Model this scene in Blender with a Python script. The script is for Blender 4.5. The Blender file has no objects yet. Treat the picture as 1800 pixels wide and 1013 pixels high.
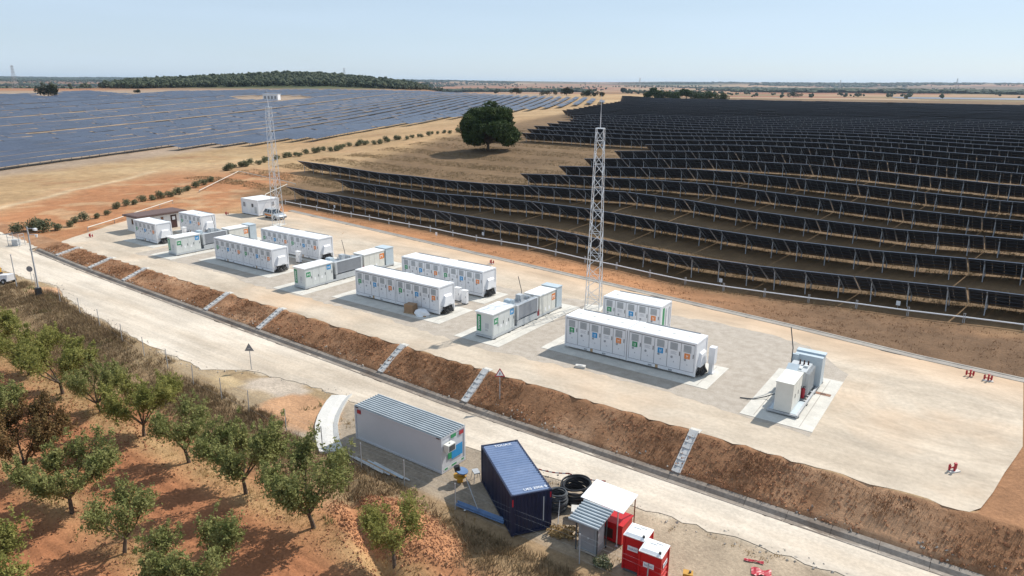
import bpy, math, random
import numpy as np
from mathutils import Vector, Matrix

rnd = random.Random(11)
R = math.radians
sc = bpy.context.scene
COL = sc.collection

# ------------------------------------------------------------------ camera
FPX, PITCH, ROLL, YAW, CAMH = 1235.05, R(16.171), R(0.371), R(125.064), 22.761
_f = np.array([math.cos(PITCH) * math.cos(YAW), math.cos(PITCH) * math.sin(YAW), -math.sin(PITCH)])
_r = np.array([math.sin(YAW), -math.cos(YAW), 0.0])
_u = np.cross(_r, _f)
CR = math.cos(ROLL) * _r + math.sin(ROLL) * _u
CU = -math.sin(ROLL) * _r + math.cos(ROLL) * _u
CF = _f
cam_d = bpy.data.cameras.new('camera')
cam = bpy.data.objects.new('camera', cam_d)
COL.objects.link(cam)
m = Matrix.Identity(4)
for i in range(3):
    m[i][0], m[i][1], m[i][2] = CR[i], CU[i], -CF[i]
m[2][3] = CAMH
cam.matrix_world = m
cam_d.sensor_width = 36.0
cam_d.lens = FPX / 1800 * 36.0
cam_d.clip_start = 0.5
cam_d.clip_end = 40000
sc.camera = cam

# ------------------------------------------------------------------ sky, sun, exposure
SUN_AZ, SUN_EL = R(72.5), R(43.5)
w = bpy.data.worlds.new('World')
sc.world = w
w.use_nodes = True
nt = w.node_tree
bg = nt.nodes['Background']
sky = nt.nodes.new('ShaderNodeTexSky')
sky.sky_type = 'NISHITA'
sky.sun_disc = False
sky.sun_elevation = SUN_EL
sky.sun_rotation = math.pi / 2 - SUN_AZ
sky.altitude = 700
sky.air_density = 1.0
sky.dust_density = 0.5
sky.ozone_density = 1.6
# thin high cirrus, the same all round
tc = nt.nodes.new('ShaderNodeTexCoord')
mp = nt.nodes.new('ShaderNodeMapping')
mp.inputs['Scale'].default_value = (1.2, 1.2, 9.0)
nz = nt.nodes.new('ShaderNodeTexNoise')
nz.inputs['Scale'].default_value = 1.6
nz.inputs['Detail'].default_value = 6
rp = nt.nodes.new('ShaderNodeValToRGB')
rp.color_ramp.elements[0].position = 0.42
rp.color_ramp.elements[0].color = (0.55, 0.55, 0.55, 1)
rp.color_ramp.elements[1].position = 0.8
rp.color_ramp.elements[1].color = (0.72, 0.72, 0.72, 1)
mx = nt.nodes.new('ShaderNodeMix')
mx.data_type = 'RGBA'
mx.inputs['B'].default_value = (8.0, 9.8, 12.0, 1)
L = nt.links.new
L(tc.outputs['Generated'], mp.inputs['Vector'])
L(mp.outputs['Vector'], nz.inputs['Vector'])
L(nz.outputs['Fac'], rp.inputs['Fac'])
L(rp.outputs['Color'], mx.inputs['Factor'])
L(sky.outputs['Color'], mx.inputs['A'])
L(mx.outputs['Result'], bg.inputs['Color'])
bg.inputs['Strength'].default_value = 0.082

sl = bpy.data.lights.new('sun', 'SUN')
sl.energy = 5.0
sl.angle = R(0.5)
sl.color = (1.0, 0.955, 0.88)
sun = bpy.data.objects.new('sun', sl)
COL.objects.link(sun)
sd = Vector((math.cos(SUN_EL) * math.cos(SUN_AZ), math.cos(SUN_EL) * math.sin(SUN_AZ), math.sin(SUN_EL)))
sun.rotation_euler = sd.to_track_quat('Z', 'Y').to_euler()
sun.location = (0, 0, 80)

sc.view_settings.view_transform = 'Standard'
sc.view_settings.look = 'None'
sc.view_settings.exposure = 0.12
sc.view_settings.gamma = 1.0
sc.view_settings.use_curve_mapping = False
sc.cycles.use_denoising = True
sc.cycles.max_bounces = 6
sc.cycles.diffuse_bounces = 3
sc.cycles.glossy_bounces = 3
sc.cycles.transparent_max_bounces = 6
sc.cycles.volume_bounces = 0


# ------------------------------------------------------------------ materials
def _nn(t, k, **kw):
    n = t.nodes.new(k)
    for a, b in kw.items():
        if a in n.inputs:
            n.inputs[a].default_value = b
        else:
            setattr(n, a, b)
    return n


def mat(name, c, rough=0.6, metal=0.0, var=0.1, vs=1.5, bump=0.0, bs=12.0, c2=None, spec=0.5, trans=0.0, fine=0.0, stretch=None):
    M = bpy.data.materials.new(name)
    M.use_nodes = True
    t = M.node_tree
    b = t.nodes['Principled BSDF']
    b.inputs['Roughness'].default_value = rough
    b.inputs['Metallic'].default_value = metal
    b.inputs['Specular IOR Level'].default_value = spec
    co = _nn(t, 'ShaderNodeNewGeometry')
    src = co.outputs['Position']
    if stretch:
        mpn = _nn(t, 'ShaderNodeMapping', Scale=stretch)
        t.links.new(src, mpn.inputs['Vector'])
        src = mpn.outputs['Vector']
    n1 = _nn(t, 'ShaderNodeTexNoise', Scale=vs, Detail=5.0, Roughness=0.65)
    t.links.new(src, n1.inputs['Vector'])
    rmp = _nn(t, 'ShaderNodeValToRGB')
    e = rmp.color_ramp.elements
    a = [max(0, x * (1 - var)) for x in c]
    d = [min(1, x * (1 + var)) for x in (c2 or c)]
    if c2:
        a = list(c)
        d = list(c2)
    e[0].position = 0.33
    e[1].position = 0.67
    e[0].color = (*a, 1)
    e[1].color = (*d, 1)
    t.links.new(n1.outputs['Fac'], rmp.inputs['Fac'])
    out = rmp.outputs['Color']
    if fine:
        n2 = _nn(t, 'ShaderNodeTexNoise', Scale=vs * 14, Detail=3.0)
        t.links.new(co.outputs['Position'], n2.inputs['Vector'])
        mr = _nn(t, 'ShaderNodeMapRange')
        mr.inputs['From Min'].default_value = 0.3
        mr.inputs['From Max'].default_value = 0.7
        mr.inputs['To Min'].default_value = 1 - fine
        mr.inputs['To Max'].default_value = 1 + fine
        t.links.new(n2.outputs['Fac'], mr.inputs['Value'])
        vm = _nn(t, 'ShaderNodeVectorMath', operation='SCALE')
        t.links.new(out, vm.inputs[0])
        t.links.new(mr.outputs['Result'], vm.inputs['Scale'])
        out = vm.outputs['Vector']
    t.links.new(out, b.inputs['Base Color'])
    if bump:
        n3 = _nn(t, 'ShaderNodeTexNoise', Scale=bs, Detail=6.0, Roughness=0.7)
        t.links.new(co.outputs['Position'], n3.inputs['Vector'])
        bp_ = _nn(t, 'ShaderNodeBump', Strength=bump, Distance=0.06)
        t.links.new(n3.outputs['Fac'], bp_.inputs['Height'])
        t.links.new(bp_.outputs['Normal'], b.inputs['Normal'])
    if trans:
        tr = _nn(t, 'ShaderNodeBsdfTranslucent')
        t.links.new(out, tr.inputs['Color'])
        ms = _nn(t, 'ShaderNodeMixShader')
        ms.inputs[0].default_value = trans
        t.links.new(b.outputs[0], ms.inputs[1])
        t.links.new(tr.outputs[0], ms.inputs[2])
        t.links.new(ms.outputs[0], t.nodes['Material Output'].inputs['Surface'])
    return M


MT = {}
MT['white'] = mat('white_paint', (0.73, 0.735, 0.75), 0.42, var=0.05, vs=0.8, fine=0.02)
MT['white_roof'] = mat('white_roof_sheet', (0.78, 0.78, 0.76), 0.5, c2=(0.84, 0.84, 0.83), vs=0.9, fine=0.04)
MT['offwhite'] = mat('light_grey_paint', (0.62, 0.64, 0.62), 0.45, var=0.06, vs=0.8)
MT['cream'] = mat('cream_paint', (0.68, 0.67, 0.61), 0.5, var=0.05)
MT['grey'] = mat('grey_paint', (0.30, 0.32, 0.34), 0.45, var=0.08)
MT['radiator'] = mat('radiator_grey', (0.42, 0.44, 0.47), 0.5, var=0.06)
MT['lgrey'] = mat('pale_grey_paint', (0.46, 0.48, 0.49), 0.45, var=0.07)
MT['bluegrey'] = mat('blue_grey_paint', (0.46, 0.53, 0.57), 0.45, var=0.06)
MT['dgrey'] = mat('dark_grey', (0.07, 0.075, 0.08), 0.55, var=0.2)
MT['black'] = mat('black_rubber', (0.018, 0.018, 0.02), 0.5, var=0.3)
MT['grille'] = mat('grille_grey', (0.27, 0.27, 0.28), 0.55, var=0.1)
MT['green'] = mat('emblem_green', (0.02, 0.26, 0.10), 0.45, var=0.05)
MT['blue'] = mat('emblem_blue', (0.010, 0.26, 0.56), 0.45, var=0.05)
MT['orange'] = mat('emblem_orange', (0.72, 0.22, 0.04), 0.45, var=0.05)
MT['mark_white'] = mat('mark_white', (0.82, 0.82, 0.82), 0.5, var=0.02)
MT['textgrey'] = mat('print_grey', (0.35, 0.36, 0.40), 0.6, var=0.1)
MT['galv'] = mat('galvanised_steel', (0.66, 0.68, 0.70), 0.42, metal=0.55, var=0.12, vs=3)
MT['galv_matt'] = mat('weathered_steel', (0.40, 0.41, 0.42), 0.6, metal=0.2, var=0.15, vs=2)
MT['conc'] = mat('concrete', (0.56, 0.53, 0.47), 0.85, var=0.12, vs=0.7, bump=0.15, bs=10, fine=0.07)
MT['conc_pale'] = mat('pale_concrete', (0.56, 0.54, 0.50), 0.85, var=0.1, vs=0.6, bump=0.15, bs=9, fine=0.08)
MT['conc_old'] = mat('weathered_concrete', (0.30, 0.27, 0.235), 0.9, c2=(0.40, 0.36, 0.31), vs=0.5, bump=0.25, bs=7, fine=0.1)
MT['conc_grey'] = mat('precast_concrete', (0.52, 0.51, 0.49), 0.85, var=0.15, vs=1.5, bump=0.15)
MT['conc_ditch'] = mat('dirty_channel_concrete', (0.17, 0.13, 0.10), 0.95, c2=(0.30, 0.26, 0.22), vs=0.35, bump=0.3, bs=6, fine=0.15)
MT['conc_kerb'] = mat('kerb_concrete', (0.25, 0.22, 0.19), 0.9, c2=(0.36, 0.325, 0.28), vs=0.5, bump=0.2, bs=7, fine=0.1)
MT['rust'] = mat('rusty_brown', (0.22, 0.10, 0.05), 0.7, var=0.3)
MT['red'] = mat('red_plastic', (0.52, 0.012, 0.016), 0.4, var=0.08, vs=1.2)
MT['hyd_red'] = mat('red_paint', (0.38, 0.014, 0.028), 0.45, var=0.1)
MT['navy'] = mat('navy_container_paint', (0.009, 0.016, 0.048), 0.5, var=0.25, vs=1.2, fine=0.12)
MT['navy_roof'] = mat('faded_navy_roof', (0.105, 0.16, 0.28), 0.5, c2=(0.16, 0.215, 0.34), vs=0.8, fine=0.1)
MT['sandwich'] = mat('grey_white_panel', (0.56, 0.57, 0.60), 0.5, var=0.03, vs=0.4)
MT['zinc_roof'] = mat('zinc_roof', (0.27, 0.31, 0.33), 0.4, metal=0.25, var=0.1, vs=0.8)
MT['zinc_rib'] = mat('zinc_rib', (0.50, 0.53, 0.54), 0.4, metal=0.25, var=0.1, vs=0.8)
MT['blue_sheet'] = mat('blue_plastic_pipe', (0.10, 0.18, 0.33), 0.4, var=0.2)
MT['yellow'] = mat('ochre_paint', (0.50, 0.26, 0.03), 0.5, var=0.15)
MT['brown_roof'] = mat('brown_roof_felt', (0.12, 0.075, 0.065), 0.8, var=0.15)
MT['brown_dark'] = mat('dark_brown_paint', (0.06, 0.025, 0.02), 0.6, var=0.1)
MT['stucco'] = mat('pale_render', (0.74, 0.71, 0.68), 0.85, var=0.05)
MT['glass'] = mat('dark_glass', (0.02, 0.03, 0.04), 0.08, var=0.05)
MT['silver'] = mat('silver_car_paint', (0.55, 0.58, 0.60), 0.3, metal=0.5, var=0.04)
MT['tyre'] = mat('tyre', (0.02, 0.02, 0.02), 0.8, var=0.2)
MT['cardboard'] = mat('cardboard', (0.34, 0.21, 0.12), 0.8, var=0.15)
MT['wood'] = mat('raw_timber', (0.42, 0.28, 0.16), 0.8, var=0.2, vs=4)
MT['bark'] = mat('bark', (0.10, 0.07, 0.05), 0.9, var=0.35, vs=6, bump=0.4, bs=25)
MT['leaf'] = mat('almond_leaf', (0.145, 0.168, 0.052), 0.8, c2=(0.33, 0.32, 0.125), vs=1.4, trans=0.35, fine=0.3, spec=0.1)
MT['leaf_brown'] = mat('turning_leaf', (0.12, 0.095, 0.035), 0.75, c2=(0.23, 0.12, 0.05), vs=1.1, trans=0.25, fine=0.3, spec=0.2)
MT['leaf_pine'] = mat('pine_needles', (0.024, 0.046, 0.014), 0.75, c2=(0.085, 0.118, 0.034), vs=0.35, trans=0.12, fine=0.3, spec=0.2)
MT['leaf_olive'] = mat('olive_leaf', (0.105, 0.12, 0.065), 0.7, c2=(0.20, 0.205, 0.115), vs=1.0, trans=0.2, fine=0.25, spec=0.25)
MT['leaf_holm'] = mat('holm_oak_leaf', (0.022, 0.03, 0.013), 0.8, c2=(0.045, 0.052, 0.02), vs=0.25, fine=0.3, spec=0.2)
MT['leaf_forest'] = mat('forest_crowns', (0.036, 0.048, 0.028), 0.85, c2=(0.09, 0.10, 0.06), vs=0.06, fine=0.35, spec=0.1)
MT['dry'] = mat('dry_grass_blades', (0.30, 0.195, 0.085), 0.85, c2=(0.50, 0.35, 0.17), vs=0.5, trans=0.2, fine=0.2, spec=0.1)
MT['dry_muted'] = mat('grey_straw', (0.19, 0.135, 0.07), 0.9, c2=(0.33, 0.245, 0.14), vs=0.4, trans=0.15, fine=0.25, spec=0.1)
MT['brush'] = mat('dry_brush_stems', (0.15, 0.10, 0.06), 0.9, c2=(0.31, 0.22, 0.13), vs=0.4, trans=0.1, fine=0.25, spec=0.1)
MT['weedgreen'] = mat('green_weeds', (0.09, 0.11, 0.035), 0.8, c2=(0.17, 0.17, 0.06), vs=0.5, trans=0.2, fine=0.25, spec=0.2)
MT['slopeplant'] = mat('withered_plants', (0.17, 0.09, 0.05), 0.9, c2=(0.36, 0.21, 0.115), vs=0.8, trans=0.1, fine=0.3, spec=0.1)
MT['soilclod'] = mat('red_soil_clods', (0.30, 0.135, 0.066), 0.95, c2=(0.40, 0.195, 0.098), vs=0.9, bump=0.4, bs=9, fine=0.18)
MT['stone'] = mat('pale_stone', (0.40, 0.36, 0.31), 0.9, var=0.25, vs=2)
MT['panel_back'] = mat('panel_back', (0.044, 0.046, 0.054), 0.4, var=0.2, vs=2, spec=0.35)
MT['panel_frame'] = mat('panel_frame', (0.34, 0.36, 0.40), 0.4, metal=0.6, var=0.1)
MT['rail_dark'] = mat('dull_purlin', (0.06, 0.065, 0.075), 0.55, var=0.2)
MT['panel_front'] = mat('panel_glass_blue', (0.036, 0.046, 0.076), 0.35, var=0.25, vs=0.05, spec=0.22)
MT['tape_red'] = mat('tape_red', (0.5, 0.03, 0.03), 0.6)
MT['crushed'] = mat('road_surface', (0.49, 0.405, 0.31), 0.95, c2=(0.63, 0.55, 0.45), vs=0.35, bump=0.35, bs=3.5, fine=0.10, stretch=(0.16, 1.0, 1.0))
MT['gravel'] = mat('grey_gravel', (0.345, 0.293, 0.235), 0.95, c2=(0.455, 0.395, 0.33), vs=1.2, bump=0.6, bs=14, fine=0.22)


# platform surface: pale crushed stone with warm patches and wheel tracks
def platform_mat():
    M = mat('platform_surface', (0.435, 0.352, 0.262), 0.95, c2=(0.555, 0.468, 0.365), vs=0.22, bump=0.35, bs=4.0, fine=0.09, stretch=(0.3, 1.0, 1.0))
    t = M.node_tree
    b = t.nodes['Principled BSDF']
    src = b.inputs['Base Color'].links[0].from_socket
    g = _nn(t, 'ShaderNodeNewGeometry')
    n = _nn(t, 'ShaderNodeTexNoise', Scale=0.07, Detail=4.0)
    t.links.new(g.outputs['Position'], n.inputs['Vector'])
    r = _nn(t, 'ShaderNodeValToRGB')
    r.color_ramp.elements[0].position = 0.5
    r.color_ramp.elements[1].position = 0.72
    r.color_ramp.elements[1].color = (0.75, 0.75, 0.75, 1)
    t.links.new(n.outputs['Fac'], r.inputs['Fac'])
    # the back track is redder earth
    sx = _nn(t, 'ShaderNodeSeparateXYZ')
    t.links.new(g.outputs['Position'], sx.inputs[0])
    ad = _nn(t, 'ShaderNodeMath', operation='MULTIPLY_ADD')
    t.links.new(sx.outputs['X'], ad.inputs[0])
    ad.inputs[1].default_value = 0.134
    t.links.new(sx.outputs['Y'], ad.inputs[2])
    mr = _nn(t, 'ShaderNodeMapRange')
    mr.inputs['From Min'].default_value = 60.5
    mr.inputs['From Max'].default_value = 66.0
    mr.inputs['To Max'].default_value = 0.7
    t.links.new(ad.outputs[0], mr.inputs['Value'])
    mm = _nn(t, 'ShaderNodeMath', operation='MAXIMUM')
    t.links.new(r.outputs['Color'], mm.inputs[0])
    t.links.new(mr.outputs['Result'], mm.inputs[1])
    mxx = _nn(t, 'ShaderNodeMix', data_type='RGBA')
    mxx.inputs['B'].default_value = (0.56, 0.38, 0.235, 1)
    t.links.new(mm.outputs[0], mxx.inputs['Factor'])
    t.links.new(src, mxx.inputs['A'])
    t.links.new(mxx.outputs['Result'], b.inputs['Base Color'])
    return M


MT['platform'] = platform_mat()


def add_tracks(M, sc1=(0.035, 1.5, 1.0), lo=0.84, hi=1.07):
    """wheel streaks along the track and blotchy wear"""
    t = M.node_tree
    b = t.nodes['Principled BSDF']
    out = b.inputs['Base Color'].links[0].from_socket
    g = _nn(t, 'ShaderNodeNewGeometry')
    for scl, s_, a0, a1 in ((sc1, 1.0, lo, hi), ((0.5, 0.7, 1.0), 0.35, 0.88, 1.08)):
        mpn = _nn(t, 'ShaderNodeMapping', Scale=scl)
        t.links.new(g.outputs['Position'], mpn.inputs['Vector'])
        n = _nn(t, 'ShaderNodeTexNoise', Scale=s_, Detail=5.0, Roughness=0.6, Distortion=0.4)
        t.links.new(mpn.outputs['Vector'], n.inputs['Vector'])
        mr = _nn(t, 'ShaderNodeMapRange')
        mr.inputs['From Min'].default_value = 0.36
        mr.inputs['From Max'].default_value = 0.62
        mr.inputs['To Min'].default_value = a0
        mr.inputs['To Max'].default_value = a1
        t.links.new(n.outputs['Fac'], mr.inputs['Value'])
        vm = _nn(t, 'ShaderNodeVectorMath', operation='SCALE')
        t.links.new(out, vm.inputs[0])
        t.links.new(mr.outputs['Result'], vm.inputs['Scale'])
        out = vm.outputs['Vector']
    t.links.new(out, b.inputs['Base Color'])


def add_arcs(M, c, rmax):
    """faint turning tracks round a point of the pad"""
    t = M.node_tree
    b = t.nodes['Principled BSDF']
    out = b.inputs['Base Color'].links[0].from_socket
    g = _nn(t, 'ShaderNodeNewGeometry')
    sb = _nn(t, 'ShaderNodeVectorMath', operation='SUBTRACT')
    sb.inputs[1].default_value = (c[0], c[1], 0)
    t.links.new(g.outputs['Position'], sb.inputs[0])
    ln = _nn(t, 'ShaderNodeVectorMath', operation='LENGTH')
    t.links.new(sb.outputs['Vector'], ln.inputs[0])
    sx = _nn(t, 'ShaderNodeSeparateXYZ')
    t.links.new(sb.outputs['Vector'], sx.inputs[0])
    an = _nn(t, 'ShaderNodeMath', operation='ARCTAN2')
    t.links.new(sx.outputs['Y'], an.inputs[0])
    t.links.new(sx.outputs['X'], an.inputs[1])
    cb = _nn(t, 'ShaderNodeCombineXYZ')
    t.links.new(ln.outputs['Value'], cb.inputs['X'])
    t.links.new(an.outputs[0], cb.inputs['Y'])
    mpn = _nn(t, 'ShaderNodeMapping', Scale=(1.7, 0.7, 1.0))
    t.links.new(cb.outputs[0], mpn.inputs['Vector'])
    n = _nn(t, 'ShaderNodeTexNoise', Scale=1.0, Detail=4.0, Roughness=0.6, Distortion=0.5)
    t.links.new(mpn.outputs[0], n.inputs['Vector'])
    fade = _nn(t, 'ShaderNodeMapRange')
    fade.inputs['From Min'].default_value = rmax * 0.6
    fade.inputs['From Max'].default_value = rmax
    fade.inputs['To Min'].default_value = 1.0
    fade.inputs['To Max'].default_value = 0.0
    t.links.new(ln.outputs['Value'], fade.inputs['Value'])
    mr = _nn(t, 'ShaderNodeMapRange')
    mr.inputs['From Min'].default_value = 0.36
    mr.inputs['From Max'].default_value = 0.62
    mr.inputs['To Min'].default_value = -0.06
    mr.inputs['To Max'].default_value = 0.04
    t.links.new(n.outputs['Fac'], mr.inputs['Value'])
    ma = _nn(t, 'ShaderNodeMath', operation='MULTIPLY_ADD')
    t.links.new(mr.outputs['Result'], ma.inputs[0])
    t.links.new(fade.outputs['Result'], ma.inputs[1])
    ma.inputs[2].default_value = 1.0
    vm = _nn(t, 'ShaderNodeVectorMath', operation='SCALE')
    t.links.new(out, vm.inputs[0])
    t.links.new(ma.outputs[0], vm.inputs['Scale'])
    t.links.new(vm.outputs['Vector'], b.inputs['Base Color'])


add_arcs(MT['platform'], (-1.5, 57.5), 14.0)
add_tracks(MT['platform'], (0.09, 0.5, 1.0), 0.90, 1.05)
add_tracks(MT['crushed'], (0.03, 1.0, 1.0), 0.87, 1.05)


def ground_mat():
    M = bpy.data.materials.new('ground_earth')
    M.use_nodes = True
    t = M.node_tree
    b = t.nodes['Principled BSDF']
    b.inputs['Roughness'].default_value = 0.95
    b.inputs['Specular IOR Level'].default_value = 0.15
    at = _nn(t, 'ShaderNodeAttribute', attribute_name='tint')
    g = _nn(t, 'ShaderNodeNewGeometry')
    out = at.outputs['Color']
    for s, amp, det in ((0.035, 0.16, 4), (0.45, 0.22, 6), (5.0, 0.20, 4)):
        n = _nn(t, 'ShaderNodeTexNoise', Scale=s, Detail=float(det), Roughness=0.65)
        t.links.new(g.outputs['Position'], n.inputs['Vector'])
        mr = _nn(t, 'ShaderNodeMapRange')
        mr.inputs['From Min'].default_value = 0.3
        mr.inputs['From Max'].default_value = 0.7
        mr.inputs['To Min'].default_value = 1 - amp
        mr.inputs['To Max'].default_value = 1 + amp
        t.links.new(n.outputs['Fac'], mr.inputs['Value'])
        vm = _nn(t, 'ShaderNodeVectorMath', operation='SCALE')
        t.links.new(out, vm.inputs[0])
        t.links.new(mr.outputs['Result'], vm.inputs['Scale'])
        out = vm.outputs['Vector']
    t.links.new(out, b.inputs['Base Color'])
    n = _nn(t, 'ShaderNodeTexNoise', Scale=3.0, Detail=8.0, Roughness=0.75)
    t.links.new(g.outputs['Position'], n.inputs['Vector'])
    bp_ = _nn(t, 'ShaderNodeBump', Strength=0.7, Distance=0.15)
    t.links.new(n.outputs['Fac'], bp_.inputs['Height'])
    t.links.new(bp_.outputs['Normal'], b.inputs['Normal'])
    return M


MT['ground'] = ground_mat()


def panel_grid_mat():
    """glass tables far off: pale module joints by UV, in metres along and up the table"""
    M = mat('panel_glass_far', (0.036, 0.046, 0.076), 0.35, var=0.25, vs=0.05, spec=0.22)
    t = M.node_tree
    b = t.nodes['Principled BSDF']
    src = b.inputs['Base Color'].links[0].from_socket
    uv = _nn(t, 'ShaderNodeUVMap')
    sx = _nn(t, 'ShaderNodeSeparateXYZ')
    t.links.new(uv.outputs[0], sx.inputs[0])
    dv = _nn(t, 'ShaderNodeMath', operation='DIVIDE')
    t.links.new(sx.outputs['X'], dv.inputs[0])
    dv.inputs[1].default_value = 1.15
    fr = _nn(t, 'ShaderNodeMath', operation='FRACT')
    t.links.new(dv.outputs[0], fr.inputs[0])
    lt = _nn(t, 'ShaderNodeMath', operation='LESS_THAN')
    lt.inputs[1].default_value = 0.11
    t.links.new(fr.outputs[0], lt.inputs[0])
    mxx = _nn(t, 'ShaderNodeMix', data_type='RGBA')
    mxx.inputs['B'].default_value = (0.15, 0.165, 0.20, 1)
    t.links.new(lt.outputs[0], mxx.inputs['Factor'])
    t.links.new(src, mxx.inputs['A'])
    t.links.new(mxx.outputs['Result'], b.inputs['Base Color'])
    return M


MT['panel_far'] = panel_grid_mat()


# ------------------------------------------------------------------ mesh helpers
class MB:
    def __init__(s):
        s.v, s.f, s.mi = [], [], []

    def add(s, vs, fs, m=0):
        o = len(s.v)
        s.v += [tuple(p) for p in vs]
        s.f += [tuple(i + o for i in f) for f in fs]
        s.mi += [m] * len(fs)
        return s

    def box(s, x0, y0, z0, x1, y1, z1, m=0):
        return s.add([(x0, y0, z0), (x1, y0, z0), (x1, y1, z0), (x0, y1, z0), (x0, y0, z1), (x1, y0, z1), (x1, y1, z1), (x0, y1, z1)],
                     [(3, 2, 1, 0), (4, 5, 6, 7), (0, 1, 5, 4), (1, 2, 6, 5), (2, 3, 7, 6), (3, 0, 4, 7)], m)

    def hexa(s, p, m=0):
        """8 corners: bottom loop then top loop"""
        return s.add(p, [(3, 2, 1, 0), (4, 5, 6, 7), (0, 1, 5, 4), (1, 2, 6, 5), (2, 3, 7, 6), (3, 0, 4, 7)], m)

    def tube(s, p0, p1, r0, r1=None, n=6, m=0, cap=True):
        r1 = r0 if r1 is None else r1
        a, b = Vector(p0), Vector(p1)
        d = (b - a)
        if d.length < 1e-6:
            return s
        d.normalize()
        q = Vector((0, 0, 1)) if abs(d.z) < 0.9 else Vector((1, 0, 0))
        e1 = d.cross(q).normalized()
        e2 = d.cross(e1)
        vs = []
        for c, r in ((a, r0), (b, r1)):
            for i in range(n):
                t = 2 * math.pi * i / n
                vs.append(c + e1 * (r * math.cos(t)) + e2 * (r * math.sin(t)))
        fs = [(i, i + n, (i + 1) % n + n, (i + 1) % n) for i in range(n)]
        if cap:
            fs += [tuple(range(n)), tuple(range(2 * n - 1, n - 1, -1))]
        return s.add(vs, fs, m)

    def path(s, pts, r, n=6, m=0):
        for a, b in zip(pts, pts[1:]):
            s.tube(a, b, r, r, n, m)
        return s

    def disc(s, c, nrm, r, n=10, t=0.02, m=0):
        c = Vector(c)
        return s.tube(c, c + Vector(nrm) * t, r, r, n, m)

    def torus(s, c, R_, r, n=28, k=6, m=0, tilt=None, wob=0.0):
        c = Vector(c)
        vs = []
        for i in range(n):
            t = 2 * math.pi * i / n
            rr = R_ * (1 + wob * math.sin(3 * t + c.x * 9 + c.z * 31))
            for j in range(k):
                p = 2 * math.pi * j / k
                q = Vector(((rr + r * math.cos(p)) * math.cos(t), (rr + r * math.cos(p)) * math.sin(t), r * math.sin(p)))
                if tilt is not None:
                    q = tilt @ q
                vs.append(c + q)
        fs = [(i * k + j, ((i + 1) % n) * k + j, ((i + 1) % n) * k + (j + 1) % k, i * k + (j + 1) % k) for i in range(n) for j in range(k)]
        return s.add(vs, fs, m)

    def mesh(s, name, mats):
        me = bpy.data.meshes.new(name)
        me.from_pydata(s.v, [], s.f)
        for k in (mats if isinstance(mats, (list, tuple)) else [mats]):
            me.materials.append(MT[k] if isinstance(k, str) else k)
        if any(s.mi):
            me.polygons.foreach_set('material_index', s.mi)
        me.update()
        return me

    def build(s, name, mats, parent=None, loc=None, rz=0.0):
        return obj(name, s.mesh(name, mats), parent, loc, rz)


def obj(name, me, parent=None, loc=None, rz=0.0):
    o = bpy.data.objects.new(name, me)
    COL.objects.link(o)
    if parent is not None:
        o.parent = parent
    if loc is not None:
        o.location = loc
    if rz:
        o.rotation_euler = (0, 0, rz)
    return o


def tag(o, label=None, cat=None, group=None, kind=None):
    if label:
        o['label'] = label
    if cat:
        o['category'] = cat
    if group:
        o['group'] = group
    if kind:
        o['kind'] = kind
    return o


def thing(name, label, cat, loc=(0, 0, 0), rz=0.0, group=None):
    o = obj(name, None, None, loc, rz)
    o.empty_display_size = 0.2
    return tag(o, label, cat, group)


def copy_tree(o, parent=None):
    c = o.copy()
    COL.objects.link(c)
    if parent is not None:
        c.parent = parent
    for ch in list(o.children):
        copy_tree(ch, c)
    return c


def np_mesh(name, V, F, mats, smooth=False):
    me = bpy.data.meshes.new(name)
    V = np.asarray(V, np.float32)
    F = np.asarray(F, np.int32)
    k = F.shape[1]
    me.vertices.add(len(V))
    me.vertices.foreach_set('co', V.ravel())
    me.loops.add(F.size)
    me.loops.foreach_set('vertex_index', F.ravel())
    me.polygons.add(len(F))
    me.polygons.foreach_set('loop_start', np.arange(0, F.size, k, dtype=np.int32))
    try:
        me.polygons.foreach_set('loop_total', np.full(len(F), k, np.int32))
    except Exception:
        pass
    for q in (mats if isinstance(mats, (list, tuple)) else [mats]):
        me.materials.append(MT[q] if isinstance(q, str) else q)
    me.update(calc_edges=True)
    me.polygons.foreach_set('use_smooth', np.full(len(F), bool(smooth)))
    return me


def text_mesh(txt, size, mname):
    cu = bpy.data.curves.new('lettering', 'FONT')
    cu.body = txt
    cu.size = size
    cu.align_x = 'CENTER'
    cu.align_y = 'CENTER'
    cu.extrude = 0.002
    o = bpy.data.objects.new('lettering', cu)
    COL.objects.link(o)
    dg = bpy.context.evaluated_depsgraph_get()
    me = bpy.data.meshes.new_from_object(o.evaluated_get(dg))
    bpy.data.objects.remove(o)
    me.materials.clear()
    me.materials.append(MT[mname])
    return me


# ------------------------------------------------------------------ noise + terrain heights
_rs = np.random.RandomState(5)
_LAT = _rs.rand(256, 256)


def vnoise(x, y):
    xi = np.floor(x).astype(int)
    yi = np.floor(y).astype(int)
    fx = x - xi
    fy = y - yi
    fx = fx * fx * (3 - 2 * fx)
    fy = fy * fy * (3 - 2 * fy)
    a = _LAT[xi & 255, yi & 255]
    b = _LAT[(xi + 1) & 255, yi & 255]
    c = _LAT[xi & 255, (yi + 1) & 255]
    d = _LAT[(xi + 1) & 255, (yi + 1) & 255]
    return (a * (1 - fx) + b * fx) * (1 - fy) + (c * (1 - fx) + d * fx) * fy - 0.5


def fbm(x, y, s, o=4):
    t = 0
    a = 1.0
    for k in range(o):
        t = t + a * vnoise(x / s + 17.3 * k, y / s - 9.1 * k)
        s = s / 2.1
        a *= 0.5
    return t


def ss(a, b, x):
    t = np.clip((x - a) / (b - a), 0, 1)
    return t * t * (3 - 2 * t)


BW = 3.0                           # breadth of the bank


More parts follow.
